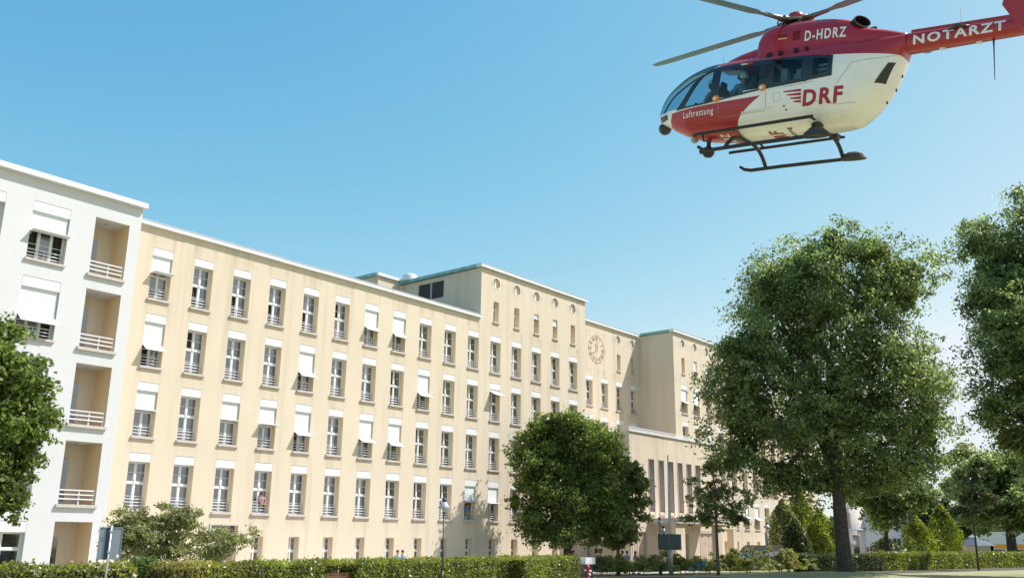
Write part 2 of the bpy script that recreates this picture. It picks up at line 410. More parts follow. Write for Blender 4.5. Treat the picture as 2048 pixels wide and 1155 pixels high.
def add_window(parent, x, zt, y, kind, awn=None, single_panes=False):
    spec = WINS[kind]; w, h, top = spec['w'], spec['h'], spec['top']
    fm, rects = shared(('f', kind), lambda: win_frame(w, h, top, spec['n'], spec['tr'], spec['up'], spec['lo'], knob=spec.get('knob', True), mull=spec.get('mull', .09)))
    o = link('window', fm, parent, (x, y, zt))
    yp = .375
    if single_panes:
        skip = ()
        if kind == 'tall' and rnd.random() < .30: skip = rnd.choice(((2, 3), (6, 7), (0, 1)))
        if kind == 'wide' and rnd.random() < .7: skip = rnd.choice(((0, 1), (6, 7), (0, 1, 6, 7)))
        if skip:
            def room():
                mb = MB(); mb.box(-w/2+.02, w/2-.02, .46, 1.4, -h+.02, -top-.02); return mb.mesh('dark_room', M['room'])
            link('dark_room', shared(('room', kind), room), o)
        for i, rc in enumerate(rects):
            if i in skip: continue
            link('pane', shared(('p1', kind, i), lambda rc=rc: pane_mesh([rc], yp)), o)
    else: link('pane', shared(('p', kind), lambda: pane_mesh(rects, yp)), o)
    def sill():
        mb = MB(); sw = w/2+.06; mb.box(-sw, sw, -.11, -.002, -h-.11, -h+.005); mb.box(-w/2+.002, w/2-.002, -.002, .34, -h-.03, -h+.012)
        return mb.mesh('sill', M['sill'])
    link('sill', shared(('s', kind), sill), o)
    if top:
        def bxm():
            mb = MB(); mb.box(-w/2+.012, w/2-.012, .012, .33, -top, -.02)
            mb.box(-w/2+.012, w/2-.012, .005, .012, -top, -.035); return mb.mesh('shutter_box', M['trim'])
        link('shutter_box', shared(('b', kind), bxm), o)
    if spec.get('rail'): link('railing', shared(('r', kind), lambda: rail_mesh(w-.02, -h, spec['rail'], .26)), o)
    if awn: link('awning', shared(('a', kind, awn), lambda: awning_mesh(w-.06, top, *awn)), o)
    return o
WINS = {
 'tall':  dict(w=1.18, h=2.80, top=.44, n=2, tr=.44, up=1, lo=1, rail=(.18, .34, .50), mull=.10),
 'small': dict(w=.64, h=1.62, top=0, n=1, tr=.35, up=0, lo=1, knob=False),
 'low':   dict(w=.74, h=1.95, top=0, n=2, tr=.4, up=1, lo=1, knob=False, mull=.06),
 'wide':  dict(w=1.76, h=2.80, top=.48, n=3, tr=.30, up=0, lo=1, rail=(.18, .34, .50), knob=False),
 'french': dict(w=1.76, h=2.80, top=.48, n=2, tr=.3, up=0, lo=1, knob=True),
 'far':   dict(w=1.1, h=1.5, top=0, n=2, tr=0, up=0, lo=1, knob=False),
}
def hole(x, zt, kind, depth=.38): s = WINS[kind]; return (x-s['w']/2, x+s['w']/2, zt-s['h'], zt, depth)

def round_window(parent, mbw, x, z, y, r, m=0, mr=0):
    """fills a square gap of the wall with a round opening; returns nothing"""
    n = 24; sq = r+.25
    ring = [(x+r*math.cos(2*math.pi*j/n), z+r*math.sin(2*math.pi*j/n)) for j in range(n)]
    def sqp(j):
        a = 2*math.pi*j/n; c, s = math.cos(a), math.sin(a); k = sq/max(abs(c), abs(s)); return (x+c*k, z+s*k)
    for j in range(n):
        a, b = ring[j], ring[(j+1) % n]; c, d = sqp(j), sqp(j+1)
        mbw.quad((a[0], y, a[1]), (b[0], y, b[1]), (d[0], y, d[1]), (c[0], y, c[1]), m)
        mbw.quad((a[0], y, a[1]), (a[0], y+.20, a[1]), (b[0], y+.20, b[1]), (b[0], y, b[1]), mr)
    mb = MB()
    for j in range(n):        # narrow pale rim standing just proud
        a0, a1 = 2*math.pi*j/n, 2*math.pi*(j+1)/n
        pr = lambda rr, aa, yy: (rr*math.cos(aa), yy, rr*math.sin(aa))
        mb.quad(pr(r, a0, -.015), pr(r, a1, -.015), pr(r+.06, a1, -.015), pr(r+.06, a0, -.015)); mb.quad(pr(r+.06, a0, -.015), pr(r+.06, a1, -.015), pr(r+.06, a1, .0), pr(r+.06, a0, .0))
        mb.quad(pr(r, a0, -.015), pr(r, a0, .02), pr(r, a1, .02), pr(r, a1, -.015))
    o = mb.obj('round_window', M['trim'], parent, loc=(x, y, z))
    g = MB(); g.poly([(.999*r*math.cos(2*math.pi*j/n), .19, .999*r*math.sin(2*math.pi*j/n)) for j in range(n)]); g.obj('pane', M['reveal'], o)
    c = MB(); c.box(-.07, .07, .13, .18, -r*.9, r*.9); c.obj('frame', M['frame'], o)
def sqhole(x, z, r): return (x-r-.25, x+r+.25, z-r-.25, z+r+.25, 0)

def roof_edge(parent, x0, x1, y0, zt, front=.21, th=.21, mat='trim', name='roof_edge'):
    n = max(1, round((x1-x0)/3.1)); w = (x1-x0)/n; rr = random.Random(int(x0*10))
    for i in range(n):
        mb = MB(); dy, dz = rr.uniform(-.010, .010), rr.uniform(-.012, .012); a, b = x0+i*w+.006, x0+(i+1)*w-.006
        mb.box(a, b, y0-front+dy, y0+.3, zt-th+dz*.5, zt+dz); mb.box(a-.004, b+.004, y0-front-.02+dy, y0+.3, zt+dz, zt+.045+dz, 1)
        mb.obj(name, [M[mat], M['zinc']], parent)
    m_ = MB(); m_.bar((x0+.05, y0+.12, zt+.10), (x1-.05, y0+.12, zt+.10), .014); m_.obj('lightning_wire', M['steel'], parent)

# ------------------------------------------------------------------ the long yellow hospital building
HOSP = empty('hospital_building', (36, FY, 0), 0, 'long yellow building with rows of tall windows and a wall clock', 'building')
HOSP.location = (0, 0, 0)
AWN = {(0, 0): (.95, .50, 93), (0, 6): (1.05, .62, 55), (0, 7): (1.05, .62, 52),
       (1, 0): (1.15, .68, 55), (1, 4): (1.15, .66, 55), (1, 8): (1.15, .66, 57), (1, 11): (.12, .85, 62),
       (2, 0): (.92, .14, 60), (2, 2): (.95, .12, 70), (2, 3): (1.0, .5, 88), (2, 4): (1.15, .62, 62), (2, 6): (1.1, .64, 60), (2, 7): (1.1, .64, 58),
       (3, 10): (1.0, .62, 84), (3, 11): (1.05, .64, 82),
       (1, 20): (1.1, .62, 58)}
holes = []; rounds = []
wins = []
# left wing + left tower share one plane
for r in range(4):
    for k in range(0, 16):
        holes.append(hole(colx(k), ROWZ[r], 'tall')); wins.append((colx(k), ROWZ[r], FY, 'tall', AWN.get((r, k)), k < 12))
for k in range(3, 16):
    holes.append(hole(colx(k)-.04, 2.34, 'low')); wins.append((colx(k)-.04, 2.34, FY, 'low', None, False))
DX0, DX1 = 29.35, 31.0
holes.append((DX0, DX1, 0.02, 2.9, .35))
up = []; RZ = 21.43; RR = .42
for k in range(11, 16):
    up.append(hole(colx(k), 19.98, 'small')); wins.append((colx(k)+0, 19.98, FY, 'small', {13: (.35, .2, 60), 14: (.5, .05, 20)}.get(k), False)); rounds.append((colx(k), RZ, FY))
MIR = 144.16
mb = MB()
wall_holes(mb, (0, FY, 0), (1, 0, 0), (0, 1, 0), 14.0, 50.8, 0, 18.33, [h for h in holes if h[1] < 50.8])
mb.obj('wall', [M['yellow'], M['reveal']], HOSP)
mb = MB(); ht = [h for h in holes if h[0] > 50.8]+up+[sqhole(x, z, RR) for x, z, y in rounds]
wall_holes(mb, (0, FY, 0), (1, 0, 0), (0, 1, 0), 50.8, 64.5, 0, 22.34, ht)
for x, z, y in rounds: round_window(HOSP, mb, x, z, y, RR)
LB = (48.98, 51.85, 20.6, 22.05)    # louvre on the left flank of the tower
wall_holes(mb, (50.8, 0, 0), (0, 1, 0), (1, 0, 0), FY, 53.81, 17.5, 22.34, [LB+(.12,)])
mb.quad((64.5, FY, 0), (64.5, 48.94, 0), (64.5, 48.94, 22.34), (64.5, FY, 22.34))
mb.quad((50.8, 53.81, 17.5), (64.5, 53.81, 17.5), (64.5, 53.81, 22.34), (50.8, 53.81, 22.34))
mb.obj('wall', [M['yellow'], M['reveal']], HOSP)
# louvre panels
for a, b in ((LB[0], (LB[0]+LB[1])/2-.03), ((LB[0]+LB[1])/2+.03, LB[1])):
    fr = MB(); x = 50.86
    for q in ((a, a+.05, LB[2], LB[3]), (b-.05, b, LB[2], LB[3]), (a+.05, b-.05, LB[2], LB[2]+.05), (a+.05, b-.05, LB[3]-.05, LB[3])): fr.box(x-.02, x+.04, q[0], q[1], q[2], q[3])
    lo = fr.obj('louvre_panel', M['zinc'], HOSP)
    slat = MB(); slat.bar((x+.02, a+.05, 0), (x+.02, b-.05, 0), .10, .015); sm = slat.mesh('slat', M['louvre'])
    bk = MB(); bk.quad((x+.05, a, LB[2]), (x+.05, b, LB[2]), (x+.05, b, LB[3]), (x+.05, a, LB[3])); bk.obj('backing', M['black_paint'], lo)
    for i in range(13): link('slat', sm, lo, (0, 0, LB[2]+.09+i*.105))
# recessed centre with the clock
rounds2 = [(75.70, 21.42, 48.94), (78.28, 21.42, 48.94), (MIR-75.70, 21.42, 48.94)][:2]
hs = []
for x in (70.62, 73.19, 75.80, 78.35, 65.96, 68.2):
    hs.append(hole(x, 17.22, 'tall')); wins.append((x, 17.22, 48.94, 'tall', None, False))
    hs.append(hole(x, 13.55, 'tall')); wins.append((x, 13.55, 48.94, 'tall', None, False))
for x in (75.77, 78.3): hs.append(hole(x, 19.95, 'small')); wins.append((x, 19.95, 48.94, 'small', None, False))
mb = MB(); wall_holes(mb, (0, 48.94, 0), (1, 0, 0), (0, 1, 0), 64.5, 79.66, 0, 22.34, hs+[sqhole(x, z, RR) for x, z, y in rounds2])
for x, z, y in rounds2: round_window(HOSP, mb, x, z, y, RR)
mb.obj('wall', [M['yellow'], M['reveal']], HOSP)
# right tower and right wing
holes = []; rounds = []
def rz(r): return ROWZ[r]+.05
for k in range(5):
    x = 81.55+PITCH*k
    for r in range(4):
        holes.append(hole(x, rz(r), 'tall')); wins.append((x, rz(r), FY, 'tall', {(0, 0): (1.1, .62, 60), (0, 1): (1.12, .62, 58), (0, 3): (1.0, .6, 70), (1, 2): (1.1, .6, 60), (3, 4): (1.0, .6, 64)}.get((r, k)), False))
    holes.append(hole(x, 20.08, 'small')); wins.append((x, 20.08, FY, 'small', {1: (1.0, .35, 70), 2: (.9, .35, 70)}.get(k), False))
    rounds.append((x, 21.54, FY))
    holes.append(hole(x, 2.34, 'low')); wins.append((x, 2.34, FY, 'low', None, False))
mb = MB(); wall_holes(mb, (0, FY, 0), (1, 0, 0), (0, 1, 0), 79.66, 93.36, 0, 22.40, holes+[sqhole(x, z, RR) for x, z, y in rounds])
for x, z, y in rounds: round_window(HOSP, mb, x, z, y, RR)
mb.quad((79.66, FY, 0), (79.66, 48.94, 0), (79.66, 48.94, 22.40), (79.66, FY, 22.40)); mb.quad((93.36, FY, 17), (93.36, 53.81, 17), (93.36, 53.81, 22.4), (93.36, FY, 22.4))
mb.obj('wall', [M['yellow'], M['reveal']], HOSP)
holes = []
for k in range(8):
    x = 94.15+PITCH*k
    for r in range(4):
        holes.append(hole(x, ROWZ[r], 'tall')); wins.append((x, ROWZ[r], FY, 'tall', {(3, 0): (1.0, .6, 64), (3, 1): (1.1, .6, 62), (2, 3): (1.1, .6, 62), (3, 3): (1.0, .6, 62)}.get((r, k)), False))
    holes.append(hole(x, 2.34, 'low')); wins.append((x, 2.34, FY, 'low', None, False))
mb = MB(); wall_holes(mb, (0, FY, 0), (1, 0, 0), (0, 1, 0), 93.36, 114.0, 0, 18.33, holes); mb.quad((114, FY, 0), (114, 58, 0), (114, 58, 18.33), (114, FY, 18.33))
mb.obj('wall', [M['yellow'], M['reveal']], HOSP)
for x, zt, y, kind, awn, sp in wins:
    add_window(HOSP, x, zt, y, kind, awn, sp and y == FY and kind == 'tall' and x < colx(8)+.1)
# framed side door on the left wing
mb = MB()
for q in ((DX0-.09, DX0, 0, 2.99), (DX1, DX1+.09, 0, 2.99), (DX0, DX1, 2.9, 2.99)): mb.box(q[0], q[1], FY-.05, FY+.02, q[2], q[3])
dr = mb.obj('door', M['sill'], HOSP)
mb = MB(); mb.box(DX0, DX1, FY+.28, FY+.33, 2.15, 2.9); mb.obj('pane', M['darkpane'], dr)
mb = MB(); mb.box(DX0, DX0+.8, FY+.26, FY+.32, 0, 2.15); mb.box(DX0+.83, DX1, FY+.26, FY+.32, 0, 2.15); mb.obj('door_leaf', M['door_wood'], dr)
# roof edges, roofs
roof_edge(HOSP, 14.0, 50.78, FY, 18.55)
roof_edge(HOSP, 50.55, 64.72, FY, 22.58); roof_edge(HOSP, 64.73, 79.4, 48.94, 22.50, .2); roof_edge(HOSP, 79.42, 93.6, FY, 22.64); roof_edge(HOSP, 93.61, 114.2, FY, 18.55)
mb = MB()
mb.box(14, 50.78, FY+.3, 58, 18.2, 18.5); mb.box(93.6, 114, FY+.3, 58, 18.2, 18.5); mb.box(50.82, 64.48, FY+.3, 53.79, 22.1, 22.5); mb.box(64.5, 79.6, 49.24, 55, 22.1, 22.46); mb.box(79.7, 93.3, FY+.3, 53.79, 22.1, 22.55)
mb.obj('roof', M['roof'], HOSP)
for (xa, ya, yb, z) in ((50.8, FY+.3, 53.95, 22.58), (79.66, FY+.3, 48.7, 22.64)):
    mb = MB(); mb.box(xa-.25, xa+.1, ya, yb, z-.20, z+.04); mb.obj('gutter', M['copper'], HOSP)
mb = MB(); mb.box(50.0, 50.79, FY+.35, 53.8, 18.5, 18.62); mb.obj('flashing', M['roof'], HOSP)
# stair penthouse behind the left tower, roof vent
mb = MB(); mb.box(48.22, 50.79, 53.83, 60, 17.5, 22.75); mb.obj('penthouse', M['yellow'], HOSP)
mb = MB(); mb.box(48.05, 50.77, 53.65, 53.95, 22.6, 22.85); mb.obj('roof_edge', M['trim'], HOSP)
mb = MB(); mb.box(48.0, 48.3, 53.95, 60, 22.6, 22.86); mb.obj('gutter', M['copper'], HOSP)
mb = MB(); mb.lathe([(.01, .16), (.35, .14), (.55, .06), (.60, -.05), (.60, -.5)], (0, 0, 0), 20); mb.obj('roof_vent', M['trim'], HOSP, True, tuple(at_y(820, 551.5, 53.0)))
# clock: roman numerals, minute dots and two hands fixed to the wall
CX, CY, CZ, CRAD = 71.95, 48.94, 19.90, 1.30
ck = MB()
for j in range(60):
    a = 2*math.pi*j/60; p = (CRAD*math.sin(a), -.05, CRAD*math.cos(a)); s = .035 if j % 5 else .06
    ck.box(p[0]-s, p[0]+s, -.06, -.03, p[2]-s, p[2]+s)
CLOCK = ck.obj('clock', M['pink'], HOSP, loc=(CX, CY, CZ))
ROM = ['XII', 'I', 'II', 'III', 'IIII', 'V', 'VI', 'VII', 'VIII', 'IX', 'X', 'XI']
for i, tx in enumerate(ROM):
    a = 2*math.pi*i/12; out = Vector((math.sin(a), 0, math.cos(a))); tn = Vector((math.cos(a), 0, -math.sin(a)))
    g = MB(); wd = {'I': .09, 'V': .17, 'X': .17}; tot = sum(wd[c] for c in tx); u = -tot/2
    r0, r1 = .86, 1.16
    for c in tx:
        P = lambda s, rr: tn*s+out*rr+Vector((0, -.045, 0))
        w = wd[c]
        if c == 'I': g.bar(P(u+w/2, r0), P(u+w/2, r1), .045, .03)
        elif c == 'V': g.bar(P(u+w/2, r0), P(u+.02, r1), .045, .03); g.bar(P(u+w/2, r0), P(u+w-.02, r1), .045, .032)
        else: g.bar(P(u+.02, r0), P(u+w-.02, r1), .045, .03); g.bar(P(u+w-.02, r0), P(u+.02, r1), .045, .032)
        u += w
    g.obj('numeral', M['pink'], CLOCK)
for ang, ln, wd in ((-6, .66, .09), (-122, 1.0, .07)):
    a = R(ang); out = Vector((math.sin(a), 0, math.cos(a))); g = MB()
    g.bar(out*-.18+Vector((0, -.08-wd*.2, 0)), out*ln+Vector((0, -.08-wd*.2, 0)), wd, .03); g.obj('clock_hand', M['pink'], CLOCK)

# ------------------------------------------------------------------ entrance block in front of the recess
EY = 41.0; EX0, EX1 = 64.8, 79.4; EZ = 10.98
ENT = HOSP
slits = [68.17+1.6*k for k in range(6)]
eh = [(x-.40, x+.40, 4.66, 8.93, .55) for x in slits]
DOORS = [(69.3, 74.1, 0.02, 2.98, .5)]; FOLD = [(64.95, 67.2, .02, 3.12, .25), (76.1, 79.0, .02, 3.18, .25)]
mb = MB(); wall_holes(mb, (0, EY, 0), (1, 0, 0), (0, 1, 0), EX0, EX1, 0, EZ, eh+DOORS+FOLD, 0, 2)
mb.quad((EX0, EY, 0), (EX0, 48.9, 0), (EX0, 48.9, EZ), (EX0, EY, EZ)); mb.quad((EX1, EY, 0), (EX1, 48.9, 0), (EX1, 48.9, EZ), (EX1, EY, EZ))
mb.quad((EX0, EY, EZ-.02), (EX1, EY, EZ-.02), (EX1, 48.9, EZ-.02), (EX0, 48.9, EZ-.02), 1)
mb.obj('wall', [M['yellow'], M['gravel_roof'], M['sill']], ENT)
for x in slits:
    mb = MB()
    for a, b in ((x-.46, x-.40), (x+.40, x+.46)): mb.box(a, b, EY-.04, EY+.03, 4.5, 9.0)
    mb.box(x-.40, x+.40, EY-.04, EY+.03, 8.93, 9.0); mb.box(x-.46, x+.46, EY-.10, EY+.06, 4.38, 4.5)
    o = mb.obj('slit_window', M['sill'], ENT)
    g = MB(); g.box(x-.395, x+.395, EY+.5, EY+.52, 4.66, 8.93); g.obj('pane', M['darkpane'], o)
    g = MB()
    for z in (5.7, 6.75, 7.8): g.box(x-.39, x+.39, EY+.44, EY+.5, z, z+.05)
    g.box(x-.02, x+.02, EY+.45, EY+.49, 4.66, 8.93); g.obj('frame', M['frame'], o)
mb = MB(); mb.box(EX0-.1, EX1+.1, EY-.12, EY+.25, EZ, EZ+.14); mb.obj('parapet_cap', M['trim'], ENT)
for i, z in enumerate((.24, .38)):
    mb = MB(); mb.bar((EX0, EY+.05, EZ+z), (EX1, EY+.05, EZ+z), .05); mb.bar((EX1, EY+.05, EZ+z), (EX1, 44.9, EZ+z), .05); mb.bar((EX0, EY+.05, EZ+z), (EX0, 44.9, EZ+z), .05); mb.obj('roof_rail', M['trim'], ENT)
pm = MB(); pm.box(-.02, .02, EY+.03, EY+.07, EZ+.142, EZ+.40); pm = pm.mesh('rail_post', M['steel'])
for i in range(9): link('rail_post', pm, ENT, (EX0+.02+i*(EX1-EX0-.04)/8, 0, 0))
mb = MB(); mb.box(67.5, 76.5, 38.3, EY-.003, 3.72, 4.12); mb.box(67.4, 76.6, 38.2, 38.34, 4.0, 4.22); mb.obj('canopy', M['sill'], ENT)
for i in range(14):      # ribs on the canopy soffit
    g = shared('rib', lambda: (lambda q: (q.box(-.08, .08, 38.5, 40.9, 3.56, 3.715), q.mesh('soffit_rib', M['tan']))[1])(MB())); link('soffit_rib', g, ENT, (68.0+i*.62, 0, 0))
for xa, xb, y0, y1 in ((74.72, 75.42, 38.5, 39.1), (67.5, 69.0, 38.5, 39.0)):
    mb = MB(); mb.box(xa, xb, y0, y1, 0, 3.72); mb.obj('pillar', M['yellow'], ENT)
mb = MB(); mb.box(79.41, 82.6, 40.6, 41.3, 3.45, 3.75); mb.box(81.9, 82.6, 40.62, 41.28, 0, 3.45); mb.obj('portico', M['yellow'], ENT)
mb = MB()
for q in ((69.3, 69.42, 0, 2.98), (73.98, 74.1, 0, 2.98), (69.42, 73.98, 2.86, 2.98)): mb.box(q[0], q[1], EY+.1, EY+.25, q[2], q[3])
dr = mb.obj('door', M['sill'], ENT)
mb = MB(); mb.box(69.42, 73.98, EY+.40, EY+.44, 0, 2.86); mb.obj('doorway', M['black_paint'], dr)  # black sheet stands in for the shade inside the open doorway
for x0 in (69.45, 69.98, 70.5, 72.35, 72.88, 73.42):
    mb = MB(); mb.box(x0, x0+.50, EY+.22, EY+.27, .02, 2.84); mb.obj('door_leaf', M['door_wood'], dr)
for a, b in ((64.95, 67.2), (76.1, 79.0)):
    mb = MB()
    for q in ((a, a+.08, 0, 3.14), (b-.08, b, 0, 3.14), (a+.08, b-.08, 3.02, 3.14)): mb.box(q[0], q[1], EY-.04, EY+.16, q[2], q[3])
    dr = mb.obj('folding_door', M['sill'], ENT)
    n = 5; w = (b-a-.16)/n
    for i in range(n):
        mb = MB(); x0 = a+.08+i*w; mb.bar((x0+.02, EY+.10+.07*(i % 2), 1.51), (x0+w-.03, EY+.10+.07*((i+1) % 2), 1.51), .045, 2.98)
        mb.obj('door_leaf', M['door_wood'], dr)

# ------------------------------------------------------------------ the white building on the left
WHITE = empty('white_building', (0, 0, 0), 0, 'white rendered building at the left edge with a column of open loggias', 'building')
WY, WX1, WZ = 43.5, 22.62, 18.60
wtop = [17.5-3.652*k for k in range(5)]
LX0, LX1 = 20.26, 22.02
hs = []; LOGD = 1.55
for k in range(5):
    hs.append((LX0, LX1, max(.02, wtop[k]-2.87), wtop[k]+.01, 0))
    kind = 'wide' if k < 4 else 'french'
    for cx_ in (18.15, 15.15):
        zt = wtop[k]; hs.append(hole(cx_, zt, kind)); add_window(WHITE, cx_, zt, WY, kind, ({0: (.98, .45, 92), 1: (1.25, .75, 55), 2: (1.3, .7, 58)}.get(k) if cx_ > 17 else {1: (.9, .3, 80)}.get(k)), cx_ > 17)
mb = MB(); wall_holes(mb, (0, WY, 0), (1, 0, 0), (0, 1, 0), 5.0, WX1, 0, WZ, hs); mb.quad((WX1, WY, 0), (WX1, FY, 0), (WX1, FY, WZ), (WX1, WY, WZ))
mb.obj('wall', [M['white_wall'], M['white_wall']], WHITE)
mb = MB(); mb.box(5, WX1+.12, WY-.28, WY+.4, WZ-.02, WZ+.24); mb.box(5, WX1+.1, WY+.4, 58, WZ, WZ+.2); mb.obj('roof_edge', M['trim'], WHITE)
for k in range(5):
    z1 = wtop[k]+.01; z0 = max(.02, z1-2.88)
    lg = MB(); y1 = WY+LOGD
    lg.quad((LX0, y1, z0), (LX1, y1, z0), (LX1, y1, z1), (LX0, y1, z1), 0)
    lg.quad((LX0, WY, z0), (LX0, y1, z0), (LX0, y1, z1), (LX0, WY, z1), 0)
    lg.quad((LX1, WY, z0), (LX1, y1, z0), (LX1, y1, z1), (LX1, WY, z1), 1)
    lg.quad((LX0, WY, z1), (LX1, WY, z1), (LX1, y1, z1), (LX0, y1, z1), 0); lg.quad((LX0, WY, z0), (LX1, WY, z0), (LX1, y1, z0), (LX0, y1, z0), 2)
    o = lg.obj('loggia', [M['white_wall'], M['tan'], M['sill']], WHITE)
    d = MB(); d.box(LX0+.12, LX0+.95, y1-.05, y1-.005, z0, z0+2.15); d.obj('balcony_door', M['darkpane'], o)
    l = MB(); l.lathe([(.10, 0), (.10, -.05), (.02, -.07)], ((LX0+LX1)/2, WY+.7, z1-.004), 12); l.obj('ceiling_lamp', M['zinc'], o)
    if k < 4:
        s = MB(); s.box(LX0-.1, LX1+.08, WY-.13, WY-.003, z0-.14, z0+.0); s.obj('sill', M['sill'], o)
        for zz in (.22, .42, .62):
            b = MB(); b.box(LX0+.01, LX1-.01, WY+.08, WY+.12, z0+zz, z0+zz+.055); b.obj('railing_bar', M['frame'], o)
        for xx in (LX0+.02, (LX0+LX1)/2+.1, LX1-.07): p = MB(); p.box(xx, xx+.05, WY+.125, WY+.16, z0, z0+.68); p.obj('railing_post', M['frame'], o)
# ------------------------------------------------------------------ trees, shrubs, hedges
def leaf_cloud(C, size, up=.45, out=None, outw=.5, aspect=.62, jit=.35):
    """C (N,3) leaf centres -> (N,4,3) leaf blades"""
    N = len(C); n = rng.normal(size=(N, 3)); n /= np.linalg.norm(n, axis=1)[:, None]
    n[:, 2] += up
    if out is not None: n += out*outw
    n /= np.linalg.norm(n, axis=1)[:, None]+1e-9
    t = rng.normal(size=(N, 3)); t -= (t*n).sum(1)[:, None]*n; t /= np.linalg.norm(t, axis=1)[:, None]+1e-9
    b = np.cross(n, t); s = size*(1+jit*rng.normal(size=N)).clip(.4, 1.9)[:, None]
    t = t*s*.5; b = b*s*.5*aspect; bend = n*s*.10
    return np.stack([C-t-bend, C+b*1.0+bend*.6-t*.1, C+t-bend, C-b*1.0+bend*.6-t*.1], 1)
def crown_points(blobs, ncl, nleaf, rc, shell=.22, inner=.18, sub=7):
    """blobs: list of (centre, radii). Boughs sit on the blobs, twigs on the boughs, leaves on the twigs"""
    B = np.array([list(c)+list(r) for c, r in blobs], float)
    w = (B[:, 3]*B[:, 4]*B[:, 5])**(2/3); w /= w.sum()
    nb = max(len(B), ncl//sub); k = rng.choice(len(B), size=nb, p=w)
    d = rng.normal(size=(nb, 3)); d /= np.linalg.norm(d, axis=1)[:, None]
    r = .92-np.abs(rng.normal(size=nb))*shell; ins = rng.random(nb) < inner; r[ins] = rng.random(ins.sum())**.5*.75
    r = r.clip(.05, 1.0); BC = B[k, :3]+d*r[:, None]*B[k, 3:]
    j = rng.integers(0, nb, ncl); rb = rc*1.55*(.6+.7*rng.random(nb))
    e = rng.normal(size=(ncl, 3)); e[:, 2] += .35; e += d[j]*.7; e /= np.linalg.norm(e, axis=1)[:, None]
    CC = BC[j]+e*(rb[j]*(.45+.65*rng.random(ncl)))[:, None]*np.array([1, 1, .8])
    sc = .45+.75*rng.random(ncl)
    n = np.maximum(4, (nleaf*sc**1.6).astype(int)); idx = np.repeat(np.arange(ncl), n)
    off = rng.normal(size=(len(idx), 3))*np.array([1, 1, .6]); off *= (rc*sc[idx])[:, None]*.42
    P = CC[idx]+off
    out = e[idx]*.8+off/(rc+1e-6)*.4
    return P, out, CC
def limb_tube(mb, a, b, r0, r1, wob=.06, n=7, seg=5):
    a = Vector(a); b = Vector(b); L = (b-a).length; pts = []; rs = []
    for i in range(seg+1):
        t = i/seg; p = a.lerp(b, t); k = math.sin(math.pi*t)*L*wob
        p += Vector((rnd.uniform(-k, k), rnd.uniform(-k, k), L*.06*math.sin(math.pi*t))); pts.append(p); rs.append(r0+(r1-r0)*t)
    mb.tube(pts, rs, n, cap=False)
def make_tree(name, label, cat, base, dist_right, blobs_px, dist, leafm, bark, ncl, nleaf, rc, leaf, tr0, fork_z, top_z=None, lean=(0, 0), group=None, depth=.85, nl=9, up=.45, inner=.18, shell=.22, doff=None):
    """crown volumes read off the photograph in pixels, set round the trunk at its own distance"""
    o = empty(name, base, 0, label, cat, group)
    bx, by = base[0], base[1]
    ax = Vector((bx, by, 0)).normalized(); blobs = []
    for i, q in enumerate(blobs_px):
        cx, cy, rx, ry = q[:4]; dd = q[4] if len(q) > 4 else rnd.uniform(-.35, .35)*rx
        sc = dist/F_PX
        p = at_d(cx, cy, dist)-Vector(base); p += Vector((ax.x, ax.y, 0))*dd*sc
        sh = 0 if name == 'shrub' else rc*(.5 if name == 'young_tree' else .95)
        blobs.append((p, (max(rx*sc*.5, rx*sc*.97-sh), max(rx*sc*.5, rx*sc*.97-sh), max(ry*sc*.5, ry*sc-sh))))
    P, out, CC = crown_points(blobs, ncl, nleaf, rc, shell, inner)
    ok = P[:, 2] > .25; P = P[ok]; out = out[ok]
    LQ = leaf_cloud(P, leaf, up, out)
    if name in ('lime_tree', 'maple_tree', 'tree'):      # large leaves added inside the crown to block light
        Bq = np.array([list(c)+list(r_) for c, r_ in blobs]); nc = int(ncl*2.4); kk = rng.integers(0, len(Bq), nc)
        dd = rng.normal(size=(nc, 3)); dd /= np.linalg.norm(dd, axis=1)[:, None]; dd *= (rng.random(nc)**.4*.66)[:, None]
        LQ = np.concatenate([LQ, leaf_cloud(Bq[kk, :3]+dd*Bq[kk, 3:], rc*.50, .3, dd, .3)])
    me = np_quads('crown', LQ, leafm); link('crown', me, o)
    mb = MB()
    cz = sum((b[0].z*b[1][0] for b in blobs))/sum(b[1][0] for b in blobs)
    top = Vector((lean[0], lean[1], min(top_z or 99, max(b[0].z for b in blobs))))
    fk = Vector((lean[0]*.3, lean[1]*.3, fork_z))
    mb.tube([(0, 0, -.1), (tr0*.02, 0, tr0*.7), tuple(fk*.5), tuple(fk)], [tr0*1.5, tr0*1.05, tr0*.92, tr0*.85], 12, cap=False)
    limb_tube(mb, fk, top, tr0*.82, .03, .04, 9, 7)
    bs = sorted(blobs, key=lambda b: -b[1][0])[:nl]
    for b in bs:
        t = rnd.uniform(.0, .35); s = fk.lerp(top, t); limb_tube(mb, s, Vector(b[0]), tr0*rnd.uniform(.3, .5), tr0*.10, .07, 6)
        for _ in range(3):
            e = Vector(b[0])+Vector((rnd.uniform(-.8, .8)*b[1][0], rnd.uniform(-.8, .8)*b[1][1], rnd.uniform(-.3, .85)*b[1][2]))
            limb_tube(mb, Vector(b[0]).lerp(s, .35), e, tr0*.16, .015, .08, 5, 4)
    mb.obj('trunk', bark, o, True)
    return o
LM = {}
LM['lime'] = leaf_mat('lime_leaf', (.042, .074, .024, 1), (.30, .372, .15, 1), 0.58)
LM['maple'] = leaf_mat('maple_leaf', (.046, .078, .020, 1), (.215, .285, .080, 1), 0.52)
LM['young'] = leaf_mat('young_leaf', (.075, .105, .036, 1), (.29, .33, .125, 1), 0.55)
LM['grey'] = leaf_mat('grey_leaf', (.11, .13, .055, 1), (.36, .385, .17, 1), 0.50)
LM['thuja'] = leaf_mat('thuja_leaf', (0.080, 0.125, 0.022, 1), (0.290, 0.330, 0.060, 1), 0.50)
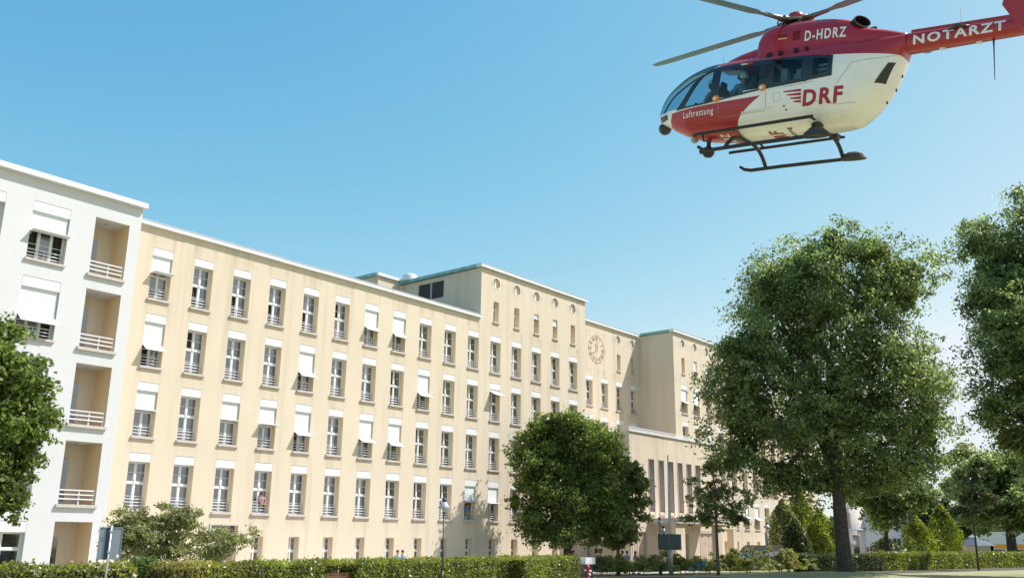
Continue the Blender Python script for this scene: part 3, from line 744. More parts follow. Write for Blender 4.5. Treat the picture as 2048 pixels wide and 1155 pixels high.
LM['dark'] = leaf_mat('dark_leaf', (0.035, 0.056, 0.022, 1), (0.105, 0.131, 0.051, 1), 0.40)
LM['hedge'] = leaf_mat('hedge_leaf', (0.088, 0.128, 0.026, 1), (0.300, 0.330, 0.073, 1), 0.38)
LM['copperhedge'] = leaf_mat('rusty_hedge_leaf', (.10, .118, .03, 1), (.36, .32, .085, 1), 0.38)
LM['shrub'] = leaf_mat('shrub_leaf', (0.115, 0.154, 0.050, 1), (0.359, 0.370, 0.147, 1), 0.40)
LM['fern'] = leaf_mat('fern_leaf', (0.084, 0.140, 0.042, 1), (0.182, 0.266, 0.091, 1), 0.48)

# the big lime by the lawn
b0 = MC; BD = math.hypot(b0.x, b0.y)
make_tree('lime_tree', 'tallest full tree with a thick dark trunk, standing whole on the lawn edge', 'tree', b0, 0,
 [(1660, 585, 105, 120), (1560, 640, 105, 125), (1500, 760, 85, 130), (1485, 880, 72, 100), (1600, 790, 140, 150), (1740, 580, 85, 95), (1812, 598, 58, 58), (1780, 760, 105, 130),
  (1838, 790, 62, 105), (1700, 890, 160, 120), (1560, 945, 95, 55), (1800, 930, 85, 70), (1668, 485, 62, 70), (1600, 540, 60, 62), (1740, 520, 55, 50), (1505, 690, 82, 95), (1590, 555, 85, 85), (1535, 570, 85, 92), (1475, 790, 75, 105), (1815, 545, 70, 65), (1740, 500, 70, 62), (1715, 700, 95, 120, -45), (1665, 850, 95, 85, -60), (1760, 830, 80, 80, -30), (1852, 860, 45, 80), (1640, 968, 80, 40), (1745, 968, 75, 38), (1462, 925, 42, 40)],
 BD, LM['lime'], M['bark'], 3400, 56, .95, .205, .53, 4.6, 24, (.2, .2), nl=14, inner=.34, shell=.14, group='large lime trees')
# tall tree cut by the right edge
q = at_d(2125, 1125, 84); q.z = 0
make_tree('lime_tree', 'tall dark lime tree cut off by the right edge of the view', 'tree', q, 0,
 [(2130, 500, 130, 130), (2020, 560, 85, 90), (1990, 540, 75, 75), (1965, 492, 62, 56), (2000, 640, 75, 80), (2110, 660, 160, 140), (2010, 730, 70, 60), (2060, 800, 100, 80), (1990, 820, 36, 60), (2035, 875, 75, 50), (2200, 800, 140, 160), (2140, 900, 120, 60), (2060, 430, 50, 50), (2250, 580, 110, 140), (2120, 400, 70, 60), (1975, 600, 45, 60)],
 84, LM['lime'], M['bark'], 3000, 52, 1.05, .24, .6, 6, 30, nl=12, inner=.34, shell=.14, group='large lime trees')
# round tree before the front
q = at_d(1135, 1118, 66.5); q.z = 0
make_tree('maple_tree', 'dense round dark green tree behind the end of the long clipped hedge', 'tree', q, 0,
 [(1120, 900, 85, 85), (1075, 960, 62, 85), (1180, 930, 66, 85), (1130, 1000, 100, 68), (1060, 1030, 42, 46), (1210, 1010, 50, 70), (1128, 855, 72, 60), (1082, 890, 60, 60), (1182, 890, 60, 62), (1030, 1005, 22, 40), (1090, 1060, 60, 28), (1140, 1066, 80, 30), (1170, 860, 40, 40), (1045, 910, 32, 32), (1230, 915, 25, 45)],
 66.5, LM['maple'], M['bark'], 1900, 52, .62, .185, .30, 2.8, 12, inner=.32)
q = at_z(1237, 1149)
D2 = math.hypot(q.x, q.y)
make_tree('young_tree', 'smaller oval tree with a slim brown trunk, right beside the dense round tree', 'tree', q, 0,
 [(1232, 985, 50, 62), (1205, 1020, 38, 50), (1258, 1010, 36, 52), (1232, 1058, 52, 44), (1240, 940, 32, 32), (1270, 960, 26, 36), (1195, 1060, 26, 30), (1285, 1025, 18, 26)],
 D2, LM['young'], M['bark_pale'], 900, 34, .42, .22, .125, 3.2, 9.2, inner=.32, group='young trees')
q = at_z(1437, 1151); D3 = math.hypot(q.x, q.y)
make_tree('young_tree', 'slim young tree with a sparse open crown in front of the entrance', 'tree', q, 0,
 [(1432, 960, 26, 44), (1420, 1005, 42, 30), (1470, 1000, 34, 26), (1395, 985, 20, 30), (1435, 1040, 46, 24), (1480, 1030, 26, 18), (1395, 1030, 22, 16), (1430, 935, 20, 28), (1436, 968, 30, 42), (1385, 950, 12, 18)],
 D3, LM['young'], M['bark_pale'], 420, 22, .34, .19, .12, 3.4, 9.6, inner=.3, group='young trees')
# tree at the left edge, nearer than everything but the helicopter
q = at_d(-60, 1190, 33); q.z = 0
make_tree('maple_tree', 'leafy tree cut off by the left edge, in front of the white building', 'tree', q, 0,
 [(-40, 760, 90, 90), (20, 790, 62, 60), (60, 780, 44, 30), (20, 720, 40, 40), (30, 860, 62, 50), (62, 850, 36, 45), (20, 930, 46, 40), (-20, 980, 60, 50), (-60, 900, 90, 100), (5, 670, 26, 30), (-30, 670, 50, 40), (85, 815, 22, 24), (0, 1020, 8, 16)],
 33, LM['maple'], M['bark'], 1500, 40, .40, .15, .26, 3.2, 7.6, inner=.32)
# airy shrub tree before the yellow wall
q = at_d(330, 1150, 43); q.z = 0
make_tree('shrub', 'sprawling grey-green shrub with airy branches before the framed side door', 'shrub', q, 0,
 [(330, 1060, 62, 42), (265, 1070, 52, 34), (390, 1080, 60, 30), (450, 1085, 44, 26), (350, 1035, 36, 22), (240, 1085, 40, 36), (262, 1050, 34, 26), (300, 1100, 70, 34), (400, 1110, 60, 20), (490, 1078, 20, 16), (245, 1050, 26, 16), (372, 1032, 26, 16)],
 43, LM['grey'], M['bark'], 1000, 26, .28, .11, .08, .5, 3.5, nl=11, inner=.35, shell=.35)
q = at_d(310, 1150, 39); q.z = 0
make_tree('shrub', 'low bright green feathery shrub filling the gap between the two clipped hedges', 'shrub', q, 0,
 [(305, 1135, 30, 16), (330, 1140, 24, 18), (285, 1142, 24, 16)], 39, LM['fern'], M['bark'], 90, 40, .26, .12, .03, .3, .9, inner=.3)
# clipped conifers and background trees at the right
def conifer(name, label, px, py_top, dist, wpx, mat, group='conifers behind the hedges', n=5200, leaf=.26):
    q = at_d(px, 1112, dist); q.z = 0
    top = at_d(px, py_top, dist).z; w = wpx*dist/F_PX/2
    o = empty(name, q, 0, label, 'conifer' if name == 'conifer' else 'shrub', group if name == 'conifer' else None)
    t = rng.random(n)**.85; a = rng.random(n)*2*np.pi
    lob = 1+.22*np.sin(3*a+rnd.uniform(0, 6)+t*5)+.12*np.sin(7*a+t*11)
    r = w*(np.sin(np.pi*np.clip(t*.86+.16, 0, 1))**.8)*lob*(1-np.abs(rng.normal(size=n))*.16)
    P = np.stack([r*np.cos(a), r*np.sin(a), .15+t*(top-.15)], 1)+rng.normal(size=(n, 3))*.10
    outv = np.stack([np.cos(a), np.sin(a), .2+0*a], 1)
    link('crown', np_quads('crown', leaf_cloud(P, leaf, .2, outv, .7, .5), mat), o)
    mb = MB(); mb.tube([(0, 0, 0), (.05, 0, top*.5), (0, 0, top*.93)], [.14, .10, .03], 7); mb.obj('trunk', M['bark'], o, True)
conifer('conifer', 'mid-green columnar conifer, the leftmost of the clump left of the big lime trunk', 1572, 1000, 98, 60, LM['young'], n=7000)
conifer('conifer', 'tall yellow-green conifer rising highest in the clump beside the big lime trunk', 1608, 985, 103, 70, LM['thuja'], n=7000)
conifer('conifer', 'slender yellow-green conifer touching the left side of the big lime trunk', 1645, 1022, 100, 54, LM['thuja'])
conifer('conifer', 'low dark conifer at the foot of the clump left of the big lime trunk', 1594, 1040, 92, 46, LM['dark'])
conifer('conifer', 'short bright conifer, the left one of the pair behind the right hedge', 1838, 1032, 116, 52, LM['thuja'])
conifer('conifer', 'taller pointed bright conifer, the right one of the pair behind the right hedge', 1890, 1010, 120, 54, LM['thuja'], n=6500)
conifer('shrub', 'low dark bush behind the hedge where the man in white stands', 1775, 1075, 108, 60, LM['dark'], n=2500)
def bgtree(label, px, dist, blobs, mat, tr, fork, ncl=330, leaf=.34, bark='bark'):
    q = at_d(px, 1110, dist); q.z = 0
    make_tree('tree', label, 'tree', q, 0, blobs, dist, mat, M[bark], ncl*2, 34, .9, leaf, tr, fork, inner=.25, group='trees in the background')
bgtree('mid-sized tree with a bare slender trunk under the right side of the big lime', 1776, 104, [(1770, 985, 55, 42), (1720, 1000, 40, 34), (1810, 1000, 40, 36), (1775, 1030, 46, 22), (1830, 985, 30, 34)], LM['lime'], .22, 5, 260)
bgtree('spreading tree with a stout trunk behind the hedge at the right edge', 2026, 128, [(2010, 960, 70, 60), (1950, 970, 40, 50), (2060, 1000, 60, 50), (1980, 1030, 60, 30), (2040, 1050, 40, 18), (1965, 920, 40, 36)], LM['lime'], .62, 3.6, 560)
bgtree('pale hazy tree far behind the gap between the two limes', 1935, 170, [(1935, 930, 34, 40), (1920, 980, 30, 40), (1960, 950, 34, 50)], LM['grey'], .3, 6, 260, .42)
bgtree('round dark tree behind the bright conifer pair', 1862, 150, [(1862, 1020, 32, 42), (1840, 1050, 34, 30), (1895, 1040, 34, 40), (1925, 1050, 30, 40)], LM['dark'], .3, 3, 300, .40)
bgtree('grey-green tree far behind, left of the bright conifer pair', 1815, 160, [(1812, 1035, 26, 36), (1800, 1060, 26, 30), (1835, 1000, 16, 26)], LM['grey'], .25, 3, 200, .4)
q = at_z(1958, 1140); D5 = math.hypot(q.x, q.y)
make_tree('young_tree', 'thin dark-stemmed young tree standing before the right hedge', 'tree', q, 0,
 [(1950, 985, 30, 36), (1935, 1015, 28, 24), (1968, 1010, 26, 30), (1948, 950, 20, 22)], D5, LM['dark'], M['bark'], 120, 36, .5, .28, .10, 6.0, inner=.3, group='young trees')
# distant wood closing the view
wood = []
for i in range(150):
    px = rnd.uniform(1560, 2500); dd = rnd.uniform(230, 330); p = at_d(px, 1100, dd)
    h = rnd.uniform(5, 9); n = 130
    d = rng.normal(size=(n, 3)); d /= np.linalg.norm(d, axis=1)[:, None]
    wood.append(np.array([p.x, p.y, h*.55])+d*np.array([5, 5, h*.5]))
wood = np.concatenate(wood); wood[:, 2] = np.abs(wood[:, 2])
tag(link('distant_wood', np_quads('distant_wood', leaf_cloud(wood, 1.3, .3), LM['dark'])), kind='stuff')

# ---- clipped hedges
def hedge_obj(label, a, b, h, th, mat, dens=330, leaf=.085, niches=(), ragged=.05, group='clipped hedges', extra=None):
    """a, b: ends of the front bottom edge; thickness goes away from the camera; niches: (t0, t1) cut into the front"""
    a = Vector((a[0], a[1], 0)); b = Vector((b[0], b[1], 0)); L = (b-a).length; d = (b-a)/L; nrm = Vector((-d.y, d.x, 0))
    if nrm.dot(a) < 0: nrm = -nrm
    o = empty('hedge', a, 0, label, 'hedge', group)
    pts = []; outs = []
    def face(n, fu):
        n = int(n); p, w = fu(rng.random(n), rng.random(n)); pts.append(p); outs.append(np.tile(np.array(w, float), (n, 1)))
    D = np.array(d); Nn = np.array(nrm); Z = np.array([0, 0, 1.])
    segs = []; last = 0
    for t0, t1 in sorted(niches): segs += [(last, t0, 0), (t0, t1, 1)]; last = t1
    segs.append((last, 1, 0)); nd = .75*th
    wav = lambda u: .04*np.sin(u*1.7)+.03*np.sin(u*4.1+1)
    for t0, t1, deep in segs:
        l = (t1-t0)*L; y = nd if deep else 0; hh = h-.16 if deep else h
        face(l*hh*dens, lambda u, v: ((t0*L+u*l)[:, None]*D+(y+wav(t0*L+u*l)*.5)[:, None]*Nn+(v*hh)[:, None]*Z, -Nn))
        if deep:
            for tt, sg in ((t0, 1), (t1, -1)): face(nd*hh*dens, lambda u, v: (np.full(len(u), tt*L)[:, None]*D+(u*nd)[:, None]*Nn+(v*hh)[:, None]*Z, D*sg))
    face(L*th*dens, lambda u, v: ((u*L)[:, None]*D+(v*th)[:, None]*Nn+(h+wav(u*L))[:, None]*Z, Z))
    for tt, sg in ((0, -1), (1, 1)): face(th*h*dens, lambda u, v: (np.full(len(u), tt*L)[:, None]*D+(u*th)[:, None]*Nn+(v*h)[:, None]*Z, D*sg))
    P = np.concatenate(pts); Wn = np.concatenate(outs); P = P+rng.normal(size=P.shape)*ragged
    sh = rng.random(len(P)) < .05; P[sh] += Wn[sh]*rng.random(sh.sum())[:, None]*.16
    mats = mat if isinstance(mat, (list, tuple)) else [mat]
    if len(mats) == 1: link('foliage', np_quads('foliage', leaf_cloud(P, leaf, .2, Wn, .55), mats[0]), o)
    else:
        t = (P@D)/L; pick = t < extra+.04*rng.normal(size=len(t))
        link('foliage', np_quads('foliage', leaf_cloud(P[pick], leaf, .2, Wn[pick], .55), mats[0]), o); link('foliage', np_quads('foliage', leaf_cloud(P[~pick], leaf, .2, Wn[~pick], .55), mats[1]), o)
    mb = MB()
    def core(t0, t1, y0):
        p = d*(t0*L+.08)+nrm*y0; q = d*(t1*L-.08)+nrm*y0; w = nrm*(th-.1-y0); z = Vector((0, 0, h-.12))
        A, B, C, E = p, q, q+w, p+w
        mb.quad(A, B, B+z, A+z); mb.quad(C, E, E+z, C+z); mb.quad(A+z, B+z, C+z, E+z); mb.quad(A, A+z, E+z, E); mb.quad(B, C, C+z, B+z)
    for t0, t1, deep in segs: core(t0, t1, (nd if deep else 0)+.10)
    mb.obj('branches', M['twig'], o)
    return o
HA = at_z(345, 1131, 1.3); HB = at_z(1160, 1113.5, 1.3)
def hp(px): # point on the long hedge line under a pixel column
    d = ray(px, 1120); A = Vector((HA.x, HA.y)); Bq = Vector((HB.x, HB.y)); e = Bq-A
    t = (d.x*A.y-d.y*A.x)/(d.y*e.x-d.x*e.y); return t
hedge_obj('long clipped hedge with two dark bays, rusty at its left end', HA, HB, 1.3, 1.3, [LM['copperhedge'], LM['hedge']], 300, .11,
          [(hp(650), hp(716)), (hp(991), hp(1050))], .06, extra=hp(445))
a = at_z(-60, 1137, 1.3); b = at_z(272, 1133, 1.3)
hedge_obj('short clipped hedge with yellow-green leaves before the white building', a, b, 1.3, 1.1, LM['hedge'], 330, .11, (), .07)
a = at_z(1614, 1143); b = at_z(1768, 1141)
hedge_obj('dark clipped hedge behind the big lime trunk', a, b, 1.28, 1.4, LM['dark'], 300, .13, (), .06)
a = at_z(1770, 1140.5); b = at_z(2100, 1131.8)
hedge_obj('clipped green hedge running to the right edge of the view', a, b, 1.45, 1.4, LM['hedge'], 210, .15, (), .07)
# loose shrubs between the tree trunks in front of the entrance
sx = [(1203, 20, 30), (1232, 24, 30), (1288, 26, 28), (1320, 28, 34), (1362, 26, 32), (1390, 22, 26), (1420, 24, 30), (1462, 28, 38), (1500, 30, 42), (1540, 30, 46), (1574, 28, 40), (1602, 20, 32)]
names = ['small green shrub beside the red hydrant', 'rounded shrub just left of the slim brown trunk', 'pale shrub in front of the three people in summer clothes', 'broad shrub in front of the man in the tan shirt',
         'dense shrub right of the flagpole foot', 'low shrub with the blue bicycle behind it', 'shrub left of the slim young tree', 'shrub right of the slim young tree', 'bushy shrub below the dark blue car',
         'yellow-green shrub below the van', 'flowering shrub with red blossoms under the street lamp', 'thin silvery shrub next to the dark hedge']
for i, (px, hw, hh) in enumerate(sx):
    q = at_z(px, 1150.5-.02*(px-1200)); dd = math.hypot(q.x, q.y)
    make_tree('shrub', names[i], 'shrub', q, 0, [(px, 1150-hh*.28, hw*1.25, hh*.34), (px, 1146-hh*.62, hw*1.1, hh*.62), (px-hw*.7, 1148-hh*.42, hw*.8, hh*.5), (px+hw*.7, 1148-hh*.45, hw*.8, hh*.55)], dd,
              LM['shrub'] if i % 3 != 1 else LM['hedge'], M['bark'], 330, 26, .20, .12, .03, .3, .8, inner=.35, nl=3, group='loose shrubs before the entrance')
    if i == 10:
        P = np.array([[rnd.uniform(-.9, .9), rnd.uniform(-.9, .2), rnd.uniform(.35, 1.0)] for _ in range(60)])
        M['petal'] = plain('red_petal', (.62, .10, .06), .6)
        sh = [o for o in COL.objects if o.get('label') == names[i]][0]
        link('blossom', np_quads('blossom', leaf_cloud(P, .16, .2, np.tile([-.6, -.5, .2], (60, 1)), 1.0, .9), M['petal']), sh)
# ------------------------------------------------------------------ street furniture
def lamp(px, py_head, dist, label, group, twin=False):
    q = at_d(px, 1110, dist); top = at_d(px, py_head, dist).z; q.z = 0
    o = empty('street_lamp', q, 0, label, 'street lamp', group)
    p = MB(); p.tube([(0, 0, 0), (0, 0, .9)], [.075, .07], 10); p.tube([(0, 0, .9), (0, 0, 1.0), (0, 0, top-.35)], [.07, .045, .035], 10); p.obj('pole', M['black_paint'], o, True)
    heads = [(0, 0, top)] if not twin else [(0, 0, top), (.32, -.1, top-.62)]
    for hx, hy, hz in heads:
        h = MB(); h.lathe([(.07, -.36), (.10, -.34), (.105, -.22), (.29, -.20), (.30, -.17), (.16, .03), (.10, .09), (.10, .10)], (hx, hy, hz), 18)
        hd = h.obj('lamp_shade', M['lampshade'], o, True)
        g = MB(); g.lathe([(.005, -.33), (.08, -.31), (.10, -.22)], (hx, hy, hz-.005), 14); g.obj('diffuser', M['lampglass'], hd, True)
        k = MB(); k.lathe([(.005, .30), (.09, .26), (.12, .17), (.09, .09), (.005, .085)], (hx, hy, hz), 14); k.obj('finial', M['blue_black'], hd, True)
        if twin and hx: a = MB(); a.tube([(0, 0, hz-.5), (hx*.5, hy*.5, hz-.45), (hx, hy, hz-.35)], .025, 8); a.obj('bracket', M['black_paint'], o, True)
    return o
M['lampshade'] = plain('lamp_enamel', (.42, .45, .50), .35, metal=.25, var=.04)
M['lampglass'] = plain('lamp_glass', (.72, .70, .66), .3, var=.02)
M['blue_black'] = plain('blue_black_paint', (.03, .045, .09), .35)
lamp(885.5, 1007, 45, 'single street lamp with a pale cone shade before the long hedge', 'street lamps')
lamp(1321, 1041, 72, 'twin-headed street lamp left of the dark notice board', 'street lamps', True)
lamp(1537, 1050, 84, 'street lamp with a dark banner at the conifer clump, right of the van', 'street lamps')
q = at_d(1533.5, 1065, 83.8); bn = MB(); bn.box(-.34, -.06, -.02, .02, -1.25, 0); bn.box(-.36, .02, -.012, .012, .0, .03); bn.box(-.36, .02, -.012, .012, -1.28, -1.25)
tag(bn.obj('banner', plain('banner_blue', (.03, .06, .14), .7), loc=q), 'dark blue upright banner hung on the street lamp by the conifers', 'banner')

# back of a traffic sign near the white building
q = at_d(211, 1150, 30); q.z = 0; t = at_d(211, 1052, 30).z; dirv = math.atan2(q.x, q.y)
o = empty('road_sign', q, -dirv+R(12), 'grey back of a square road sign on a steel pole, before the white building', 'road sign')
M['alu'] = plain('sign_back', (.24, .28, .34), .45, metal=.5, var=.05, scale=3)
p = MB(); p.tube([(0, -.03, 0), (0, -.03, t+.03)], .032, 12); p.obj('pole', M['steel'], o, True)
pl = MB(); pl.box(-.29, .33, .030, .038, t-.90, t-.02); pl.box(-.30, .34, .010, .029, t-.91, t-.895); pl.box(-.30, .34, .010, .029, t-.035, t-.015); pl.box(-.30, -.285, .010, .029, t-.895, t-.035); pl.box(.325, .34, .010, .029, t-.895, t-.035); pn = pl.obj('sign_plate', M['alu'], o)
s = MB(); s.box(.23, .31, .022, .029, t-.86, t-.78); s.obj('sticker', M['trim'], pn)
b = MB()
b.box(-.11, .03, .002, .026, t-.90, t-.03); b.obj('mounting_rail', M['blue_black'], o)
for z in (t-.15, t-.72): c = MB(); c.box(-.05, .05, -.075, .002, z, z+.05); c.obj('clamp', M['steel'], o)
# flagpole and notice board
q = at_z(1343, 1149); fd = math.hypot(q.x, q.y); top = at_d(1338.5, 912, fd).z
o = empty('flagpole', q, 0, 'tall bare grey flagpole in front of the entrance', 'flagpole')
p = MB(); p.tube([(0, 0, 0), (0, 0, 1.2), (0, 0, top*.6), (0, 0, top)], [.16, .13, .085, .04], 12); p.obj('pole', M['steel'], o, True)
p = MB(); p.lathe([(.005, .12), (.06, .07), (.06, .03), (.02, 0)], (0, 0, top), 12); p.obj('finial', M['steel'], o, True)
p = MB(); p.tube([(-.13, -.05, 1.1), (-.09, -.05, top*.95)], .008, 5); p.obj('halyard', M['trim'], o)
q = at_d(1341, 1140, fd-1.2); q.z = 0; z0 = at_d(1341, 1098.5, fd-1.2).z; z1 = at_d(1341, 1067, fd-1.2).z
o = empty('notice_board', q, -math.atan2(q.x, q.y), 'dark blank notice board on two legs in front of the flagpole', 'notice board')
bw = 43/F_PX*fd/2
b = MB(); b.box(-bw, -.015, -.05, .05, z0, z1); b.obj('panel', plain('board_dark', (.035, .05, .055), .5), o)
b = MB(); b.box(.015, bw, -.05, .05, z0, z1); link('panel', b.mesh('panel', bpy.data.materials['board_dark']), o)
for x in (-.05, .05): l = MB(); l.tube([(x*1.6, .08, 0), (x*1.6, .08, z1-.05)], .035, 8); l.obj('leg', M['steel'], o, True)
# hydrant, utility cabinet
q = at_z(1175.5, 1158); hd_ = math.hypot(q.x, q.y)
o = empty('hydrant', q, 0, 'red fire hydrant with pale caps at the end of the long hedge', 'hydrant')
M['red'] = plain('hydrant_red', (.55, .035, .03), .4, var=.06)
h = MB(); h.lathe([(.17, 0), (.17, .06), (.115, .09), (.105, .62), (.14, .65), (.14, .72), (.12, .80), (.07, .88), (.03, .93), (.005, .94)], (0, 0, 0), 18); bd = h.obj('body', M['red'], o, True)
for a, z in ((2.6, .55), (-.5, .50), (-1.9, .30)):
    c = MB(); dx, dy = math.cos(a), math.sin(a); c.tube([(dx*.09, dy*.09, z), (dx*.20, dy*.20, z)], .065, 10); c.tube([(dx*.20, dy*.20, z), (dx*.235, dy*.235, z)], .08, 10); c.obj('outlet_cap', M['trim'], o, True)
q = at_d(1172, 1150, hd_+3.2); q.z = 0; zt = at_d(1172, 1113.5, hd_+3.2).z
o = empty('utility_cabinet', q, 0, 'dark cabinet with a white lid behind the red hydrant', 'cabinet')
c = MB(); c.box(-.75, .35, -.3, .3, .0, zt-.42); c.obj('body', M['blue_black'], o)
c = MB(); c.box(-.55, .55, -.36, .36, zt-.42, zt); c.obj('lid', M['trim'], o)
c = MB(); c.box(-.6, -.1, -.315, -.302, .1, zt-.5); c.obj('door', M['black_paint'], o)
# bench in the hedge bay
t = hp(690); bp_ = Vector((HA.x, HA.y, 0)).lerp(Vector((HB.x, HB.y, 0)), t); bo = empty('park_bench', bp_+Vector((.05, -.1, 0)), math.atan2(HB.y-HA.y, HB.x-HA.x), 'brown slatted bench standing in the left dark bay of the long hedge', 'bench')
M['wood'] = plain('bench_wood', (.16, .07, .035), .6, var=.15, scale=4)
for i in range(4): s = MB(); s.box(-.75, .75, -.05+i*.11, .04+i*.11, .43, .46); s.obj('seat_slat', M['wood'], bo)
for i in range(3): s = MB(); s.box(-.75, .75, .40+i*.02, .43+i*.02, .55+i*.11, .64+i*.11); s.obj('back_slat', M['wood'], bo)
for x in (-.6, .6): s = MB(); s.bar((x, -.03, 0), (x, -.03, .43), .05); s.bar((x, .36, 0), (x, .46, .86), .05); s.bar((x, -.03, .405), (x, .36, .405), .05); s.obj('leg', M['black_paint'], bo)

# ------------------------------------------------------------------ vehicles behind the shrubs
def car(name, label, cat, loc, rz, prof, width, glass, wheels, mat, roofmat=None):
    """prof: side outline (x, z); glass: list of side-window outlines"""
    o = empty(name, loc, rz, label, cat)
    bm = bmesh.new(); w = width/2
    vs = [bm.verts.new((x, -w, z)) for x, z in prof]; f = bm.faces.new(vs)
    r = bmesh.ops.extrude_face_region(bm, geom=[f]); bmesh.ops.translate(bm, verts=[v for v in r['geom'] if isinstance(v, bmesh.types.BMVert)], vec=(0, width, 0))
    for v in bm.verts:
        if v.co.z > 1.0: v.co.y *= 1-.16*min(1, (v.co.z-1.0)/.6)
    bmesh.ops.recalc_face_normals(bm, faces=bm.faces); bmesh.ops.bevel(bm, geom=list(bm.edges), offset=.05, segments=2, affect='EDGES', clamp_overlap=True)
    me = bpy.data.meshes.new('body'); bm.to_mesh(me); bm.free(); me.materials.append(mat); body = link('body', me, o)
    for g in glass:
        for sgn in (-1, 1):
            m_ = MB(); m_.poly([(x, sgn*(w*(1-.16*min(1, max(0, z-1.0)/.6))+.006), z) for x, z in g]); m_.obj('side_window', M['darkpane'], o)
    for x in wheels:
        for sgn in (-1, 1):
            t_ = MB(); y = sgn*(w-.10)
            t_.tube([(x, y-.10, .32), (x, y+.10, .32)], .32, 20); wl = t_.obj('wheel', M['black_paint'], o, False)
            h_ = MB(); h_.tube([(x, y-.112, .32), (x, y+.112, .32)], .19, 14); h_.obj('rim', M['steel'], wl)
    return o
M['carblue'] = plain('car_blue', (.012, .016, .03), .3, coat=.3, var=.03)
M['carblack'] = plain('van_dark', (.035, .03, .03), .35, coat=.4, var=.05)
van = [(-2.3, .35), (2.25, .35), (2.4, .6), (2.35, 1.0), (1.75, 1.15), (1.1, 1.9), (.9, 2.0), (-2.2, 2.0), (-2.35, 1.8), (-2.38, .6)]
q = at_d(1518, 1125, 86); q.z = 0
c = car('parked_van', 'dark van with a brown roof parked under the street lamp with the banner', 'van', q, R(160), van, 1.9, [[(1.6, 1.15), (1.1, 1.75), (.4, 1.75), (.4, 1.15)], [(.3, 1.15), (.3, 1.75), (-.9, 1.75), (-.9, 1.15)], [(-1.0, 1.15), (-1.0, 1.75), (-2.1, 1.75), (-2.1, 1.15)]], (-1.5, 1.5), M['carblack'])
mb = MB(); mb.box(-2.15, .85, -.72, .72, 1.98, 2.06); mb.obj('roof', plain('van_roof', (.20, .11, .08), .5), c)
sed = [(-2.1, .3), (2.05, .3), (2.15, .55), (2.0, .82), (1.0, .95), (.35, 1.4), (-.8, 1.43), (-1.6, 1.02), (-2.15, .95), (-2.2, .55)]
q = at_d(1474, 1130, 84); q.z = 0
car('parked_car', 'dark blue car with its bonnet showing behind the shrubs, left of the van', 'car', q, R(200), sed, 1.75, [[(.85, .98), (.3, 1.34), (-.2, 1.36), (-.2, .98)], [(-.28, .98), (-.28, 1.36), (-.75, 1.36), (-1.4, 1.0)]], (-1.35, 1.35), M['carblue'])
# bicycle
q = at_d(1392, 1146, 70); q.z = 0
o = empty('bicycle', q, R(-35), 'blue bicycle leaning among the shrubs right of the flagpole', 'bicycle')
M['bikeblue'] = plain('bike_blue', (.03, .16, .42), .35)
for x in (-.52, .52):
    w_ = MB(); n = 22; w_.tube([(x+.33*math.cos(2*math.pi*i/n), 0, .34+.33*math.sin(2*math.pi*i/n)) for i in range(n+1)], .018, 6, cap=False); wh = w_.obj('wheel', M['black_paint'], o, True)
    s_ = MB()
    for i in range(8): a = math.pi*i/8; s_.bar((x-.32*math.cos(a), 0, .34-.32*math.sin(a)), (x+.32*math.cos(a), 0, .34+.32*math.sin(a)), .006)
    s_.obj('spokes', M['steel'], wh)
f_ = MB()
for a, b in (((-.52, 0, .34), (-.08, 0, .30)), ((-.08, 0, .30), (-.2, 0, .82)), ((-.2, 0, .82), (-.52, 0, .34)), ((-.08, 0, .30), (.36, 0, .72)), ((-.18, 0, .76), (.34, 0, .80)), ((.32, 0, .88), (.52, 0, .34))): f_.tube([a, b], .02, 8)
f_.obj('frame', M['bikeblue'], o, True)
f_ = MB(); f_.tube([(.30, -.26, .98), (.32, 0, .95), (.30, .26, .98)], .016, 8); f_.tube([(.32, 0, .86), (.32, 0, .96)], .018, 8); f_.obj('handlebar', M['black_paint'], o, True)
f_ = MB(); f_.lathe([(.005, .06), (.09, .05), (.10, .02), (.05, 0)], (-.22, 0, .84), 10); f_.obj('saddle', M['black_paint'], o, True)
f_ = MB(); f_.box(.42, .72, -.16, .16, .72, .95); f_.obj('basket', M['bikeblue'], o)

